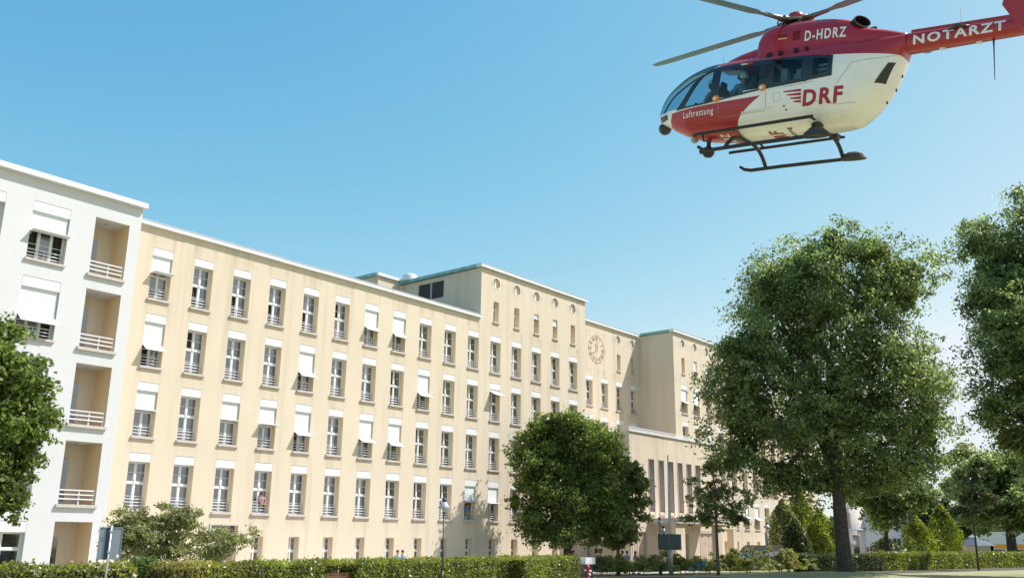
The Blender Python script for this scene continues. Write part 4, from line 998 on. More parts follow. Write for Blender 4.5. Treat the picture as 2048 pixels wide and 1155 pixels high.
# ------------------------------------------------------------------ buildings far right
def far_white():
    p = at_d(1738, 1112, 150); th = math.atan2(p.x, p.y)
    o = empty('pale_house', (p.x, p.y, 0), -th, 'pale house with a rounded corner bay seen right of the big lime trunk', 'house')
    h = []
    for x in (-2.6, -.9, 2.2, 4.0):
        for z in (3.1, 6.2): h.append((x-.55, x+.55, z-1.5, z, .2))
    mb = MB(); wall_holes(mb, (0, 0, 0), (1, 0, 0), (0, 1, 0), -1.2, 9, 0, 7.0, [q for q in h if q[0] > -1.1]); mb.box(-1.2, 9, .3, 8, 0, 7.0); mb.obj('wall', M['white_wall'], o)
    n = 18; mb = MB()
    mb.lathe([(2.0, 0), (2.0, 7.4), (.01, 7.45)], (-2.2, .6, 0), 28); mb.obj('bay', plain('pale_pink_wall', (.66, .56, .52), .9), o, True)
    mb = MB(); mb.lathe([(2.25, 4.1), (2.3, 4.1), (2.3, 4.25), (2.0, 4.27)], (-2.2, .6, 0), 28); bl = mb.obj('balcony', M['zinc'], o, True)
    mb = MB()
    for i in range(26): a = math.pi+math.pi*i/25; mb.bar((-2.2+2.28*math.cos(a), .6+2.28*math.sin(a), 4.25), (-2.2+2.28*math.cos(a), .6+2.28*math.sin(a), 5.1), .03)
    mb.obj('railing', M['steel'], bl)
    for x in (.2, 2.2, 4.0):
        for z in (1.6, 4.7):
            m_ = MB(); m_.box(x-.54, x+.54, .18, .22, z, z+1.48); w = m_.obj('window', M['frame'], o)
            for s in (-1, 1): g = MB(); g.box(x+s*.26-.22, x+s*.26+.22, .165, .179, z+.08, z+1.40); g.obj('pane', M['darkpane'], w)
    for a, z0, z1 in ((-1.75, .1, 2.4), (-1.25, .2, 3.4), (-1.75, 4.4, 6.6)):
        c_, s_ = math.cos(a), math.sin(a); m_ = MB(); x, y = -2.2+2.02*c_, .6+2.02*s_; tx, ty = -s_*.42, c_*.42
        m_.quad((x-tx, y-ty, z0), (x+tx, y+ty, z0), (x+tx, y+ty, z1), (x-tx, y-ty, z1)); m_.obj('door', M['darkpane'], o)
    m_ = MB(); n = 20; m_.poly([(-1.9+.3*math.cos(2*math.pi*i/n), -1.46, 2.4+.3*math.sin(2*math.pi*i/n)) for i in range(n)]); sg = m_.obj('round_sign', M['trim'], o)
    m_ = MB(); m_.tube([(-1.9+.3*math.cos(2*math.pi*i/n), -1.47, 2.4+.3*math.sin(2*math.pi*i/n)) for i in range(n+1)], .05, 6, cap=False); m_.obj('rim', M['pink'], sg)
far_white()
p = at_d(2040, 1105, 165); o = empty('shop_building', (p.x, p.y, 0), -math.atan2(p.x, p.y), 'low pale building with an orange stripe behind the right hedge', 'building')
mb = MB(); wall_holes(mb, (0, 0, 0), (1, 0, 0), (0, 1, 0), -6, 16, 0, 4.2, [(-4+3*i, -2+3*i, .6, 1.6, .3) for i in range(6)]); mb.box(-6, 16, .5, 9, 0, 4.2); mb.obj('wall', M['white_wall'], o)
mb = MB(); mb.box(-5, 16, -.12, -.003, 1.75, 2.35); mb.obj('stripe', plain('orange_band', (.75, .30, .03), .5), o)
for i in range(6): mb = MB(); mb.box(-4+3*i, -2+3*i, .28, .31, .6, 1.6); mb.obj('window', M['darkpane'], o)
p = at_d(1950, 1105, 140); M['slate'] = plain('pavilion_roof', (.09, .11, .14), .5, metal=.2)
o = empty('glass_pavilion', (p.x, p.y, 0), R(20), 'small pavilion with a grey glazed hipped roof behind the right hedge', 'pavilion')
for i in range(8): a = 2*math.pi*i/8; mb = MB(); mb.bar((2.3*math.cos(a), 2.3*math.sin(a), 0), (2.3*math.cos(a), 2.3*math.sin(a), 2.2), .10); mb.obj('post', M['zinc'], o)
for i in range(8):
    a, b = 2*math.pi*i/8, 2*math.pi*(i+1)/8; g = MB(); g.quad((2.6*math.cos(a), 2.6*math.sin(a), 2.2), (2.6*math.cos(b), 2.6*math.sin(b), 2.2), (.5*math.cos(b), .5*math.sin(b), 3.1), (.5*math.cos(a), .5*math.sin(a), 3.1)); g.obj('roof_panel', M['slate'], o)
mb = MB(); mb.lathe([(.6, 3.08), (.55, 3.3), (.02, 3.6)], (0, 0, 0), 8); mb.obj('roof_lantern', M['zinc'], o)
for i in range(8):
    if i % 3 == 2: continue
    a, b = 2*math.pi*i/8, 2*math.pi*(i+1)/8; mb = MB(); mb.quad((2.28*math.cos(a), 2.28*math.sin(a), .2), (2.28*math.cos(b), 2.28*math.sin(b), .2), (2.28*math.cos(b), 2.28*math.sin(b), 2.15), (2.28*math.cos(a), 2.28*math.sin(a), 2.15)); mb.obj('pane', M['pane'], o)

# ------------------------------------------------------------------ people
def skin_mesh(name, joints, edges, mat, sub=1):
    """joints: {name: (pos, radius)}; a skinned continuous surface"""
    ks = list(joints); me = bpy.data.meshes.new(name+'_base'); me.from_pydata([joints[k][0] for k in ks], [(ks.index(a), ks.index(b)) for a, b in edges], [])
    ob = bpy.data.objects.new(name, me); COL.objects.link(ob)
    sk = ob.modifiers.new('skin', 'SKIN'); sk.use_smooth_shade = True; sk.branch_smoothing = .5
    sv = me.skin_vertices[0].data
    for i, k in enumerate(ks):
        r = joints[k][1]; sv[i].radius = r if isinstance(r, tuple) else (r, r); sv[i].use_root = (i == 0)
    sb = ob.modifiers.new('sub', 'SUBSURF'); sb.levels = sub; sb.render_levels = sub
    dg = bpy.context.evaluated_depsgraph_get(); ev = ob.evaluated_get(dg); new = bpy.data.meshes.new_from_object(ev)
    COL.objects.unlink(ob); bpy.data.objects.remove(ob); bpy.data.meshes.remove(me)
    new.name = name; new.materials.clear(); new.materials.append(mat); new.polygons.foreach_set('use_smooth', [True]*len(new.polygons)); return new
_pm = {}
def cmat(col, rough=.8):
    k = tuple(col)
    if k not in _pm: _pm[k] = plain('fabric', col, rough, var=.05)
    return _pm[k]
SKIN = (.46, .25, .17); HAIRS = {'dark': (.03, .02, .015), 'grey': (.38, .36, .34), 'red': (.28, .09, .04), 'blond': (.42, .28, .12), 'brown': (.09, .05, .03)}
def person(label, loc, rz, shirt, legs, hair='dark', pose='walk', long_sleeve=False, longhair=False, scale=1.0, half=False, helmet=False):
    o = empty('person', loc, rz, label, 'person'); o.scale = (scale,)*3
    st = {'walk': .22, 'stand': .04, 'sit': 0}[pose] if pose in ('walk', 'stand', 'sit') else .05
    z0 = .95; J = {'hip': ((0, 0, z0), (.15, .10)), 'waist': ((0, 0, 1.12), (.135, .095)), 'chest': ((0, -.01, 1.32), (.165, .11)), 'neckb': ((0, 0, 1.46), (.075, .07)), 'neck': ((0, -.015, 1.53), .052), 'head0': ((0, -.03, 1.60), (.078, .085)), 'head1': ((0, -.03, 1.69), (.080, .098)), 'head2': ((0, -.025, 1.755), (.055, .065))}
    E = [('hip', 'waist'), ('waist', 'chest'), ('chest', 'neckb'), ('neckb', 'neck'), ('neck', 'head0'), ('head0', 'head1'), ('head1', 'head2')]
    for s, n in ((-1, 'l'), (1, 'r')):
        f = st*s
        J['hp'+n] = ((s*.10, 0, .88), .088)
        if pose == 'sit': J['kn'+n] = ((s*.13, -.45, .90), .062); J['an'+n] = ((s*.13, -.50, .50), .042); J['to'+n] = ((s*.13, -.66, .46), .035)
        else: J['kn'+n] = ((s*.10, -f-.03, .49), .06); J['an'+n] = ((s*.10, -f*1.2+(.06 if f < 0 else 0), .09), .04); J['to'+n] = ((s*.11, -f*1.2-.15, .04), .036)
        J['sh'+n] = ((s*.185, 0, 1.40), .058)
        if pose == 'sit': J['el'+n] = ((s*.25, -.10, 1.14), .043); J['wr'+n] = ((s*.16, -.33, 1.10), .03)
        elif pose == 'lean': J['el'+n] = ((s*.26, -.12, 1.16), .043); J['wr'+n] = ((s*.12, -.24, 1.02), .03)
        else: J['el'+n] = ((s*.235, f*.4, 1.13), .042); J['wr'+n] = ((s*.245, f*.8-.08, .90), .029)
        w = Vector(J['wr'+n][0]); d = (w-Vector(J['el'+n][0])).normalized(); J['ha'+n] = (tuple(w+d*.08), (.038, .022))
        E += [('hip', 'hp'+n), ('hp'+n, 'kn'+n), ('kn'+n, 'an'+n), ('an'+n, 'to'+n), ('chest', 'sh'+n), ('sh'+n, 'el'+n), ('el'+n, 'wr'+n), ('wr'+n, 'ha'+n)]
        sx = Vector((1, 0, 0)) if abs(d.x) < .8 else Vector((0, 1, 0)); sd = (sx-d*sx.dot(d)).normalized()
        for i, (k, ln) in enumerate(((-1.5, .07), (-.5, .085), (.5, .08), (1.5, .065))):
            b = w+d*.10+sd*k*.017; J['f%d%s' % (i, n)] = (tuple(b+d*ln*.5+Vector((0, -.006, 0))), .0085); J['g%d%s' % (i, n)] = (tuple(b+d*ln+Vector((0, -.02, 0))), .007); E += [('ha'+n, 'f%d%s' % (i, n)), ('f%d%s' % (i, n), 'g%d%s' % (i, n))]
        J['t'+n] = (tuple(w+d*.06+sd*-s*.05), .009); E.append(('wr'+n, 't'+n))
    if half:
        for k in list(J):
            if k[:2] in ('kn', 'an', 'to'): del J[k]
        E = [e for e in E if e[0] in J and e[1] in J]
    link('body', skin_mesh('body', J, E, cmat(SKIN, .55)), o)
    gr = lambda k, d: (J[k][0], tuple(r+d for r in J[k][1]) if isinstance(J[k][1], tuple) else J[k][1]+d)
    T = {k: gr(k, .02) for k in ('hip', 'waist', 'chest', 'neckb')}; TE = [('hip', 'waist'), ('waist', 'chest'), ('chest', 'neckb')]
    for n in 'lr':
        T['sh'+n] = gr('sh'+n, .02); a, b = Vector(J['sh'+n][0]), Vector(J['el'+n][0])
        if long_sleeve: T['el'+n] = gr('el'+n, .015); T['wr'+n] = gr('wr'+n, .012); TE += [('sh'+n, 'el'+n), ('el'+n, 'wr'+n)]
        else: T['sl'+n] = (tuple(a.lerp(b, .75)), .062); TE += [('sh'+n, 'sl'+n)]
        TE.append(('chest', 'sh'+n))
    link('shirt', skin_mesh('shirt', T, TE, cmat(shirt)), o)
    if not half:
        Q = {'hip': gr('hip', .024)}; QE = []
        for n in 'lr':
            for k in ('hp', 'kn'): Q[k+n] = gr(k+n, .018)
            a = J['an'+n]; Q['an'+n] = (a[0], .058); QE += [('hip', 'hp'+n), ('hp'+n, 'kn'+n), ('kn'+n, 'an'+n)]
        link('trousers', skin_mesh('trousers', Q, QE, cmat(legs)), o)
        for n in 'lr':
            a, t_ = Vector(J['an'+n][0]), Vector(J['to'+n][0]); s_ = MB(); s_.tube([a+Vector((0, .05, -.03)), a+Vector((0, -.02, -.02)), t_+Vector((0, -.05, -.005))], [.045, .052, .036], 8); s_.obj('shoe', cmat((.05, .045, .04)), o, True)
    hc = (0, -.015, 1.70)
    if helmet:
        h = MB(); h.lathe([(.118, -.10), (.135, -.02), (.13, .06), (.10, .12), (.05, .15), (.004, .157)], hc, 18); h.obj('helmet', plain('helmet_white', (.75, .76, .78), .25, coat=.5), o, True)
        for s in (-1, 1): e = MB(); e.lathe([(.004, -.03), (.045, -.03), (.05, 0), (.045, .03), (.004, .03)], (0, 0, 0), 12); e_ = e.obj('ear_cup', plain('ear_cup', (.10, .10, .11), .5), o, True, (s*.118, -.03, 1.64)); e_.rotation_euler = (0, R(90), 0)
        v_ = MB()
        for i in range(6):
            a0, a1 = R(-150+i*20), R(-130+i*20); v_.quad((.137*math.cos(a0), -.015+.137*math.sin(a0), 1.66), (.137*math.cos(a1), -.015+.137*math.sin(a1), 1.66), (.125*math.cos(a1), -.015+.125*math.sin(a1), 1.77), (.125*math.cos(a0), -.015+.125*math.sin(a0), 1.77))
        v_.obj('visor', M['black_paint'], o)
    else:
        h = MB(); h.lathe([(.102, -.02), (.106, .03), (.094, .085), (.055, .118), (.004, .128)], (0, -.005, 1.69), 16)
        h.box(-.085, .085, .02, .095, 1.60 if not longhair else 1.42, 1.70)
        h.obj('hair', cmat(HAIRS[hair], .6), o, True)
    fc = MB()
    for s in (-1, 1): fc.box(s*.032-.013, s*.032+.013, -.128, -.118, 1.682, 1.694)
    fc.box(-.022, .022, -.124, -.115, 1.615, 1.622); fc.obj('eyes_and_mouth', cmat((.05, .03, .03)), o)
    ns = MB(); ns.tube([(0, -.115, 1.68), (0, -.145, 1.648), (0, -.118, 1.642)], [.008, .015, .012], 6); ns.obj('nose', cmat(SKIN, .55), o, True)
    return o
def stand(px, py_head, dist, *a, **k):
    q = at_d(px, 1110, dist); z = at_d(px, py_head, dist).z; q.z = 0
    sc = k.pop('scale', max(.9, min(1.12, z/1.80))); return person(a[0], q, *a[1:], scale=sc, **k)
stand(1245, 1106, 71.5, 'dark-haired person in a white shirt, leftmost of three by the slim brown trunk', R(150), (.72, .72, .74), (.12, .14, .2), 'dark')
stand(1254, 1107.5, 71.0, 'person in a light blue top and red skirt, middle of the three walkers', R(140), (.30, .42, .70), (.55, .06, .06), 'brown')
stand(1271, 1109, 71.0, 'red-haired person in a blue summer top, rightmost of the three walking past the entrance', R(60), (.12, .25, .60), (.5, .5, .52), 'red', longhair=True)
stand(1320, 1101, 71.5, 'bald man in a tan shirt walking left of the dark notice board', R(-60), (.30, .26, .17), (.22, .20, .16), 'grey')
stand(1493, 1096, 77.5, 'man in a turquoise shirt standing in front of the dark van', R(60), (.03, .30, .50), (.05, .06, .08), 'grey', pose='stand')
stand(1576, 1112, 81, 'person in a white top behind the shrubs left of the dark hedge', R(200), (.7, .7, .72), (.08, .06, .12), 'dark', pose='stand', scale=.93)
stand(1559, 1108, 82, 'person in dark clothes behind the flowering shrub under the street lamp', R(120), (.06, .07, .10), (.05, .05, .06), 'grey', pose='stand', scale=.95)
stand(1788, 1089, 94, 'white-haired man in a white shirt walking behind the right hedge', R(-70), (.76, .77, .80), (.3, .32, .36), 'grey')
stand(1737, 1092, 99, 'person with red-brown hair and bare shoulders behind the dark hedge, near the pale house', R(150), (.45, .22, .14), (.3, .25, .2), 'red', longhair=True)
stand(795, 1101, 60, 'man in a light blue shirt whose head shows above the long hedge', R(-50), (.35, .55, .70), (.2, .2, .25), 'brown')
stand(805, 1105, 60.5, 'shorter person whose head shows above the hedge beside the man in light blue', R(-50), (.40, .50, .55), (.2, .2, .25), 'brown')
stand(1146, 1101, 70, 'person in pale clothes half hidden by the trunk of the dense round tree', R(30), (.55, .58, .62), (.1, .1, .12), 'dark')
person('person in a pink top at a window in the lowest row of tall windows', (colx(3)+.18, FY+.20, ROWZ[3]-2.72-.90+.55), R(0), (.40, .22, .26), (.1, .1, .1), 'brown', 'lean', half=True, scale=.82)
person('person in bright blue at a window below a white awning, above the street lamp', (colx(10)-.1, FY+.18, ROWZ[3]-2.72-.90+.38), R(0), (.05, .22, .60), (.1, .1, .1), 'dark', 'lean', half=True, scale=.9)
# ------------------------------------------------------------------ the rescue helicopter
def pchip(xs, ys, x):
    xs = np.asarray(xs, float); ys = np.asarray(ys, float); h = np.diff(xs); d = np.diff(ys)/h
    m = np.zeros(len(xs)); m[0] = d[0]; m[-1] = d[-1]
    for i in range(1, len(xs)-1):
        if d[i-1]*d[i] > 0:
            w1 = 2*h[i]+h[i-1]; w2 = h[i]+2*h[i-1]; m[i] = (w1+w2)/(w1/d[i-1]+w2/d[i])
    x = np.clip(np.asarray(x, float), xs[0], xs[-1]); i = np.clip(np.searchsorted(xs, x)-1, 0, len(xs)-2); t = (x-xs[i])/h[i]
    return ys[i]*(1+2*t)*(1-t)**2+m[i]*h[i]*t*(1-t)**2+ys[i+1]*t*t*(3-2*t)+m[i+1]*h[i]*t*t*(t-1)
TOPX = [-3.2, -2.4, -1, 0, 1, 1.7, 1.95, 2.2, 2.53, 2.88, 3.32, 3.6, 3.68]; TOPZ_ = [2.62, 2.64, 2.65, 2.65, 2.65, 2.64, 2.62, 2.57, 2.47, 2.3, 2.0, 1.6, 1.4]
BOTX = [-3.2, -2.92, -2.46, -1.9, -1.2, 0, .9, 1.75, 2.46, 2.95, 3.3, 3.6, 3.68]; BOTZ_ = [2.25, 1.5, .88, .52, .48, .48, .5, .56, .69, .88, 1.08, 1.24, 1.38]
WXX = [-3.2, -3.0, -2.6, -2.1, -1.6, -.8, 1.2, 1.8, 2.4, 2.9, 3.3, 3.55, 3.68]; WYY = [.3, .44, .64, .79, .86, .88, .88, .86, .78, .64, .45, .27, .1]
NE = 2.9
def hsec(x):
    zt = pchip(TOPX, TOPZ_, x); zb = pchip(BOTX, BOTZ_, x); return (zt+zb)/2, (zt-zb)/2, pchip(WXX, WYY, x)
def ysurf(x, z):
    zc, hz, w = hsec(x); t = np.clip(np.abs((z-zc)/hz), 0, 1); return w*(1-t**NE)**(1/NE)
def band_bot(x): return pchip([-1.7, -1.52, -.73, .19, .77, 1.39, 2.04, 2.8], [1.62, 1.61, 1.56, 1.52, 1.47, 1.41, 1.37, 1.37], x)
def band_top(x): return pchip([-1.7, -.92, -.1, .91, 1.45, 1.7, 1.97, 2.25, 2.45, 2.7, 2.8], [2.14, 2.27, 2.33, 2.40, 2.41, 2.35, 2.21, 2.0, 1.75, 1.47, 1.38], x)
def a_front(z): return pchip([1.38, 1.47, 1.75, 2.0, 2.21, 2.35, 2.45, 2.72], [2.8, 2.7, 2.45, 2.25, 1.97, 1.70, 1.55, 1.62], z)

def heli_paint():
    m, t, b = new_mat('heli_paint'); N = t.nodes; L = t.links
    tc = N.new('ShaderNodeTexCoord'); sp = N.new('ShaderNodeSeparateXYZ'); L.new(tc.outputs['Object'], sp.inputs[0])
    def mth(op, a, b_=None, clamp=False):
        n = N.new('ShaderNodeMath'); n.operation = op; n.use_clamp = clamp
        for i, v in enumerate((a, b_)):
            if v is None: continue
            if isinstance(v, (int, float)): n.inputs[i].default_value = v
            else: L.new(v, n.inputs[i])
        return n.outputs[0]
    X, Zc = sp.outputs['X'], sp.outputs['Z']
    rp = N.new('ShaderNodeValToRGB'); cr = rp.color_ramp
    zs = [(.5, .93), (.71, .88), (.84, .83), (.97, .74), (1.19, .47), (1.41, .15)]
    for i, (z, x) in enumerate(zs):
        e = cr.elements[i] if i < 2 else cr.elements.new(z/3)
        e.position = z/3; e.color = (x, x, x, 1)
    L.new(mth('DIVIDE', Zc, 3.0), rp.inputs[0])
    nose = mth('GREATER_THAN', X, rp.outputs[0])
    nose = mth('MULTIPLY', nose, mth('LESS_THAN', Zc, mth('ADD', mth('MULTIPLY', X, -.018), 1.385)))
    nose = mth('MULTIPLY', nose, mth('LESS_THAN', X, mth('ADD', mth('MULTIPLY', mth('SUBTRACT', Zc, 1.0), -.35), 3.08)))
    roof = mth('GREATER_THAN', Zc, mth('ADD', mth('MULTIPLY', X, .085), 2.30))
    red = mth('MAXIMUM', nose, roof)
    n1 = N.new('ShaderNodeTexNoise'); n1.inputs['Scale'].default_value = 3; n1.inputs['Detail'].default_value = 5; L.new(tc.outputs['Object'], n1.inputs['Vector'])
    w = N.new('ShaderNodeValToRGB'); w.color_ramp.elements[0].position = .3; w.color_ramp.elements[1].position = .7
    w.color_ramp.elements[0].color = (.82, .77, .75, 1); w.color_ramp.elements[1].color = (.88, .83, .81, 1); L.new(n1.outputs['Fac'], w.inputs[0])
    # soot on the rear belly
    n2 = N.new('ShaderNodeTexNoise'); n2.inputs['Scale'].default_value = 7; n2.inputs['Detail'].default_value = 8; L.new(tc.outputs['Object'], n2.inputs['Vector'])
    dirt = mth('MULTIPLY', mth('MULTIPLY', mth('LESS_THAN', X, -1.0), mth('SUBTRACT', .95, Zc), True), mth('MULTIPLY', n2.outputs['Fac'], .9), True)
    m0 = N.new('ShaderNodeMix'); m0.data_type = 'RGBA'; L.new(dirt, m0.inputs['Factor']); L.new(w.outputs[0], m0.inputs['A']); m0.inputs['B'].default_value = (.25, .21, .16, 1)
    m1 = N.new('ShaderNodeMix'); m1.data_type = 'RGBA'; L.new(red, m1.inputs['Factor']); L.new(m0.outputs['Result'], m1.inputs['A']); m1.inputs['B'].default_value = RED
    g = N.new('ShaderNodeNewGeometry'); m2 = N.new('ShaderNodeMix'); m2.data_type = 'RGBA'; L.new(g.outputs['Backfacing'], m2.inputs['Factor'])
    L.new(m1.outputs['Result'], m2.inputs['A']); m2.inputs['B'].default_value = (.05, .055, .06, 1)
    L.new(m2.outputs['Result'], b.inputs['Base Color'])
    b.inputs['Roughness'].default_value = .3; b.inputs['Coat Weight'].default_value = .35; b.inputs['Coat Roughness'].default_value = .08
    return m
RED = (.36, .008, .018, 1)
M['hpaint'] = heli_paint()
M['hred'] = plain('heli_red', RED[:3], .3, coat=.35, var=.04)
M['hblack'] = plain('heli_black', (.012, .015, .018), .25, coat=.3, var=.05)
M['hmatt'] = plain('skid_black', (.018, .018, .02), .55, var=.1, scale=12)
M['hsoot'] = plain('exhaust_dark', (.015, .016, .02), .6, metal=.4)
M['seat'] = plain('seat_grey', (.04, .045, .05), .8)
M['panelgrey'] = plain('cabin_panel', (.30, .36, .40), .6, var=.2, scale=9)
M['lettering_white'] = plain('lettering_white', (.78, .78, .78), .4, var=.01)
M['lettering_red'] = plain('lettering_red', (.36, .012, .022), .4, var=.01)
M['lettering_black'] = plain('lettering_black', (.02, .02, .022), .4, var=.01)
M['gold'] = plain('flag_gold', (.65, .45, .08), .5, var=.01)
M['blade'] = plain('rotor_blade_grey', (.16, .25, .34), .5, var=.05)
M['grip'] = plain('rotor_steel', (.16, .15, .15), .4, metal=.6, var=.2, scale=20)
M['orange'] = plain('orange_plastic', (.75, .24, .03), .35, var=.05)
M['nosegrey'] = plain('nose_metal', (.30, .29, .27), .4, metal=.3, var=.2, scale=10)
def tint_glass():
    m, t, b = new_mat('cabin_glass'); N = t.nodes; L = t.links
    tr = N.new('ShaderNodeBsdfTransparent'); tr.inputs[0].default_value = (.50, .67, .75, 1)
    gl = N.new('ShaderNodeBsdfGlossy'); gl.inputs['Roughness'].default_value = .02
    lw = N.new('ShaderNodeLayerWeight'); lw.inputs[0].default_value = .12
    r = N.new('ShaderNodeMapRange'); L.new(lw.outputs['Fresnel'], r.inputs[0]); r.inputs['To Min'].default_value = .04; r.inputs['To Max'].default_value = .85
    mx = N.new('ShaderNodeMixShader'); L.new(r.outputs[0], mx.inputs[0]); L.new(tr.outputs[0], mx.inputs[1]); L.new(gl.outputs[0], mx.inputs[2])
    L.new(mx.outputs[0], N['Material Output'].inputs['Surface']); return m
M['hglass'] = tint_glass()

HELI = empty('helicopter', (0, 0, 0), 0, 'red and white rescue helicopter with black skids hovering in the sky', 'helicopter')
HM = Matrix(((0.009045131, -0.996360910, -0.084753307, 21.71), (0.987597424, 0.022187053, -0.155431858, 8.93), (0.156746653, -0.082296246, 0.984204153, 12.14), (0, 0, 0, 1)))
HELI.matrix_world = HM
# exact translation from the fitted sight line
_d = CR*((1593-33.95883-1024)/F_PX)+CU*(-((150+160.04933)-577.5)/F_PX)+CF
HM.translation = ORG+_d*24.178803
HELI.matrix_world = HM

# fuselage skin: lofted rings, window band and windscreen cut out
xs_ = np.linspace(-3.2, 3.68, 236); NA = 180
th = np.linspace(0, 2*np.pi, NA, endpoint=False)
V = []
for x in xs_:
    zc, hz, w = hsec(x); c, s = np.cos(th), np.sin(th)
    V.append(np.stack([np.full(NA, x), w*np.sign(c)*np.abs(c)**(2/NE), zc+hz*np.sign(s)*np.abs(s)**(2/NE)], 1))
V = np.array(V)
fb, fw = [], []
for i in range(len(xs_)-1):
    for j in range(NA):
        k = (j+1) % NA; cen = (V[i, j]+V[i+1, j]+V[i, k]+V[i+1, k])/4; x, y, z = cen
        q = (i*NA+k, (i+1)*NA+k, (i+1)*NA+j, i*NA+j)
        ws = z > 1.43 and x > a_front(min(z, 2.7))+.01
        if ws: fw.append(q); continue
        if -1.62 < x < 2.74 and band_bot(x)+.04 < z < band_top(x)-.04 and abs(y) > .3: continue
        fb.append(q)
def sub_mesh(name, faces, mat):
    used = sorted({v for f in faces for v in f}); mp = {v: i for i, v in enumerate(used)}; vv = V.reshape(-1, 3)
    me = bpy.data.meshes.new(name); me.from_pydata([tuple(vv[u]) for u in used], [], [tuple(mp[v] for v in f) for f in faces])
    me.materials.append(mat); me.polygons.foreach_set('use_smooth', [True]*len(faces)); me.update(); return me
cap0 = tuple(range(NA))
link('fuselage', sub_mesh('fuselage', [cap0]+fb, M['hpaint']), HELI)
link('windscreen', sub_mesh('windscreen', fw, M['hglass']), HELI)
mb = MB(); pts = [(x, 0, float(pchip(TOPX, TOPZ_, x))+.005) for x in np.linspace(1.62, 3.62, 16)]; mb.tube(pts, .022, 6); mb.obj('windscreen_post', M['hblack'], HELI, True)
# black window band with windows
def band(sgn):
    off = .012
    wins_ = [('cockpit', 1.62, 2.44, lambda x: band_bot(x)+.05, lambda x: pchip([1.60, 1.68, 1.86, 2.05, 2.25, 2.44], [2.27, 2.26, 2.17, 1.97, 1.71, 1.455], x)),
             ('door', .25, 1.37, lambda x: band_bot(x)+.045, lambda x: pchip([.25, 1.37], [2.20, 2.26], x)),
             ('rear', -.88, -.15, lambda x: pchip([-.88, -.15], [1.65, 1.66], x), lambda x: pchip([-.88, -.15], [2.17, 2.26], x)),
             ('rear', -1.55, -1.18, lambda x: pchip([-1.55, -1.18], [1.70, 1.68], x), lambda x: pchip([-1.55, -1.18], [2.08, 2.13], x))]
    def pt(x, z, o): return (x, sgn*(float(ysurf(x, z))+o), z)
    brk = sorted({-1.66, 2.79, *[w[1] for w in wins_], *[w[2] for w in wins_]})
    mb = MB(); strips = []
    for a, b in zip(brk[:-1], brk[1:]):
        n = max(2, int((b-a)/.05)); xs = np.linspace(a, b, n+1); w = [q for q in wins_ if q[1] <= (a+b)/2 <= q[2]]
        ranges = [(band_bot, band_top)] if not w else [(band_bot, w[0][3]), (w[0][4], band_top)]
        for lo, hi in ranges:
            for i in range(n):
                for k in range(6):
                    P = lambda x, s: pt(x, float(lo(x))+(float(hi(x))-float(lo(x)))*s, off)
                    mb.quad(P(xs[i], k/6), P(xs[i+1], k/6), P(xs[i+1], (k+1)/6), P(xs[i], (k+1)/6))
    bo_ = mb.obj('window_band', M['hblack'], HELI, True)
    for nm, a, b, lo, hi in wins_:
        g = MB(); n = max(3, int((b-a)/.08)); xs = np.linspace(a, b, n+1)
        for i in range(n):
            for k in range(6):
                P = lambda x, s: pt(x, float(lo(x))+(float(hi(x))-float(lo(x)))*s, .0)
                g.quad(P(xs[i], k/6), P(xs[i+1], k/6), P(xs[i+1], (k+1)/6), P(xs[i], (k+1)/6))
        g.obj('cabin_window', M['hglass'], HELI, True)
for s in (1, -1): band(s)
def on_skin(pts, o=.006, sgn=1): return [(x, sgn*(float(ysurf(x, z))+o), z) for x, z in pts]
# lines of doors and hatches on the skin
def skin_line(pts, rad=.006, name='panel_seam'):
    P = []
    for (x0, z0), (x1, z1) in zip(pts[:-1], pts[1:]):
        n = max(1, int(math.hypot(x1-x0, z1-z0)/.08))
        for i in range(n): P.append((x0+(x1-x0)*i/n, z0+(z1-z0)*i/n))
    P.append(pts[-1]); mb = MB(); mb.tube(on_skin(P, .001), rad, 5); return mb.obj(name, M['nosegrey'], HELI, True)
skin_line([(.05, 1.46), (.05, 1.05), (.10, .97), (.8, .96)]); skin_line([(1.40, 1.40), (1.39, 1.0), (1.33, .95), (.8, .96)])
skin_line([(-3.05, 2.02), (-2.72, 1.96), (-2.49, 1.95), (-2.11, 1.89), (-1.78, 1.39)]); skin_line([(-1.2, 1.05), (-1.8, .90), (-2.2, .93)]); skin_line([(-.42, 1.50), (-1.2, 1.54)])
skin_line([(-.17, 1.38), (-.34, 1.38), (-.34, 1.16), (-.17, 1.16), (-.17, 1.38)], .004)
mb = MB(); mb.tube(on_skin([(.72, 1.0), (.0, 1.02), (-.12, 1.03)], .012), .022, 6); mb.obj('door_rail', M['lettering_white'], HELI, True)
mb = MB()
for k in range(2):   # clamshell window
    pass
q = [(-2.885, 1.84), (-3.02, 1.85), (-2.80, 1.36), (-2.60, 1.36)]
g = MB(); n = 10
for i in range(n):
    for j in range(8):
        def P(u, v):
            a = Vector(q[0]).lerp(Vector(q[1]), u); b = Vector(q[3]).lerp(Vector(q[2]), u); c = a.lerp(b, v); return on_skin([(c.x, c.y)], .012)[0]
        g.quad(P(j/8, i/n), P((j+1)/8, i/n), P((j+1)/8, (i+1)/n), P(j/8, (i+1)/n))
g.obj('door_window', M['hblack'], HELI, True)
for x, z in ((-3.06, 1.62), (-2.93, 1.30), (-2.72, 1.02)):
    h = MB(); p = on_skin([(x, z)], .01)[0]; h.tube([(p[0], p[1], p[2]-.035), (p[0], p[1], p[2]+.035)], .022, 6); h.obj('hinge', M['hblack'], HELI)
for x, z in ((-.45, 1.02), (-.50, .92)): h = MB(); p = on_skin([(x, z)], .0)[0]; h.tube([p, (p[0], p[1]+.02, p[2])], .022, 8); h.obj('filler_cap', M['hblack'], HELI)
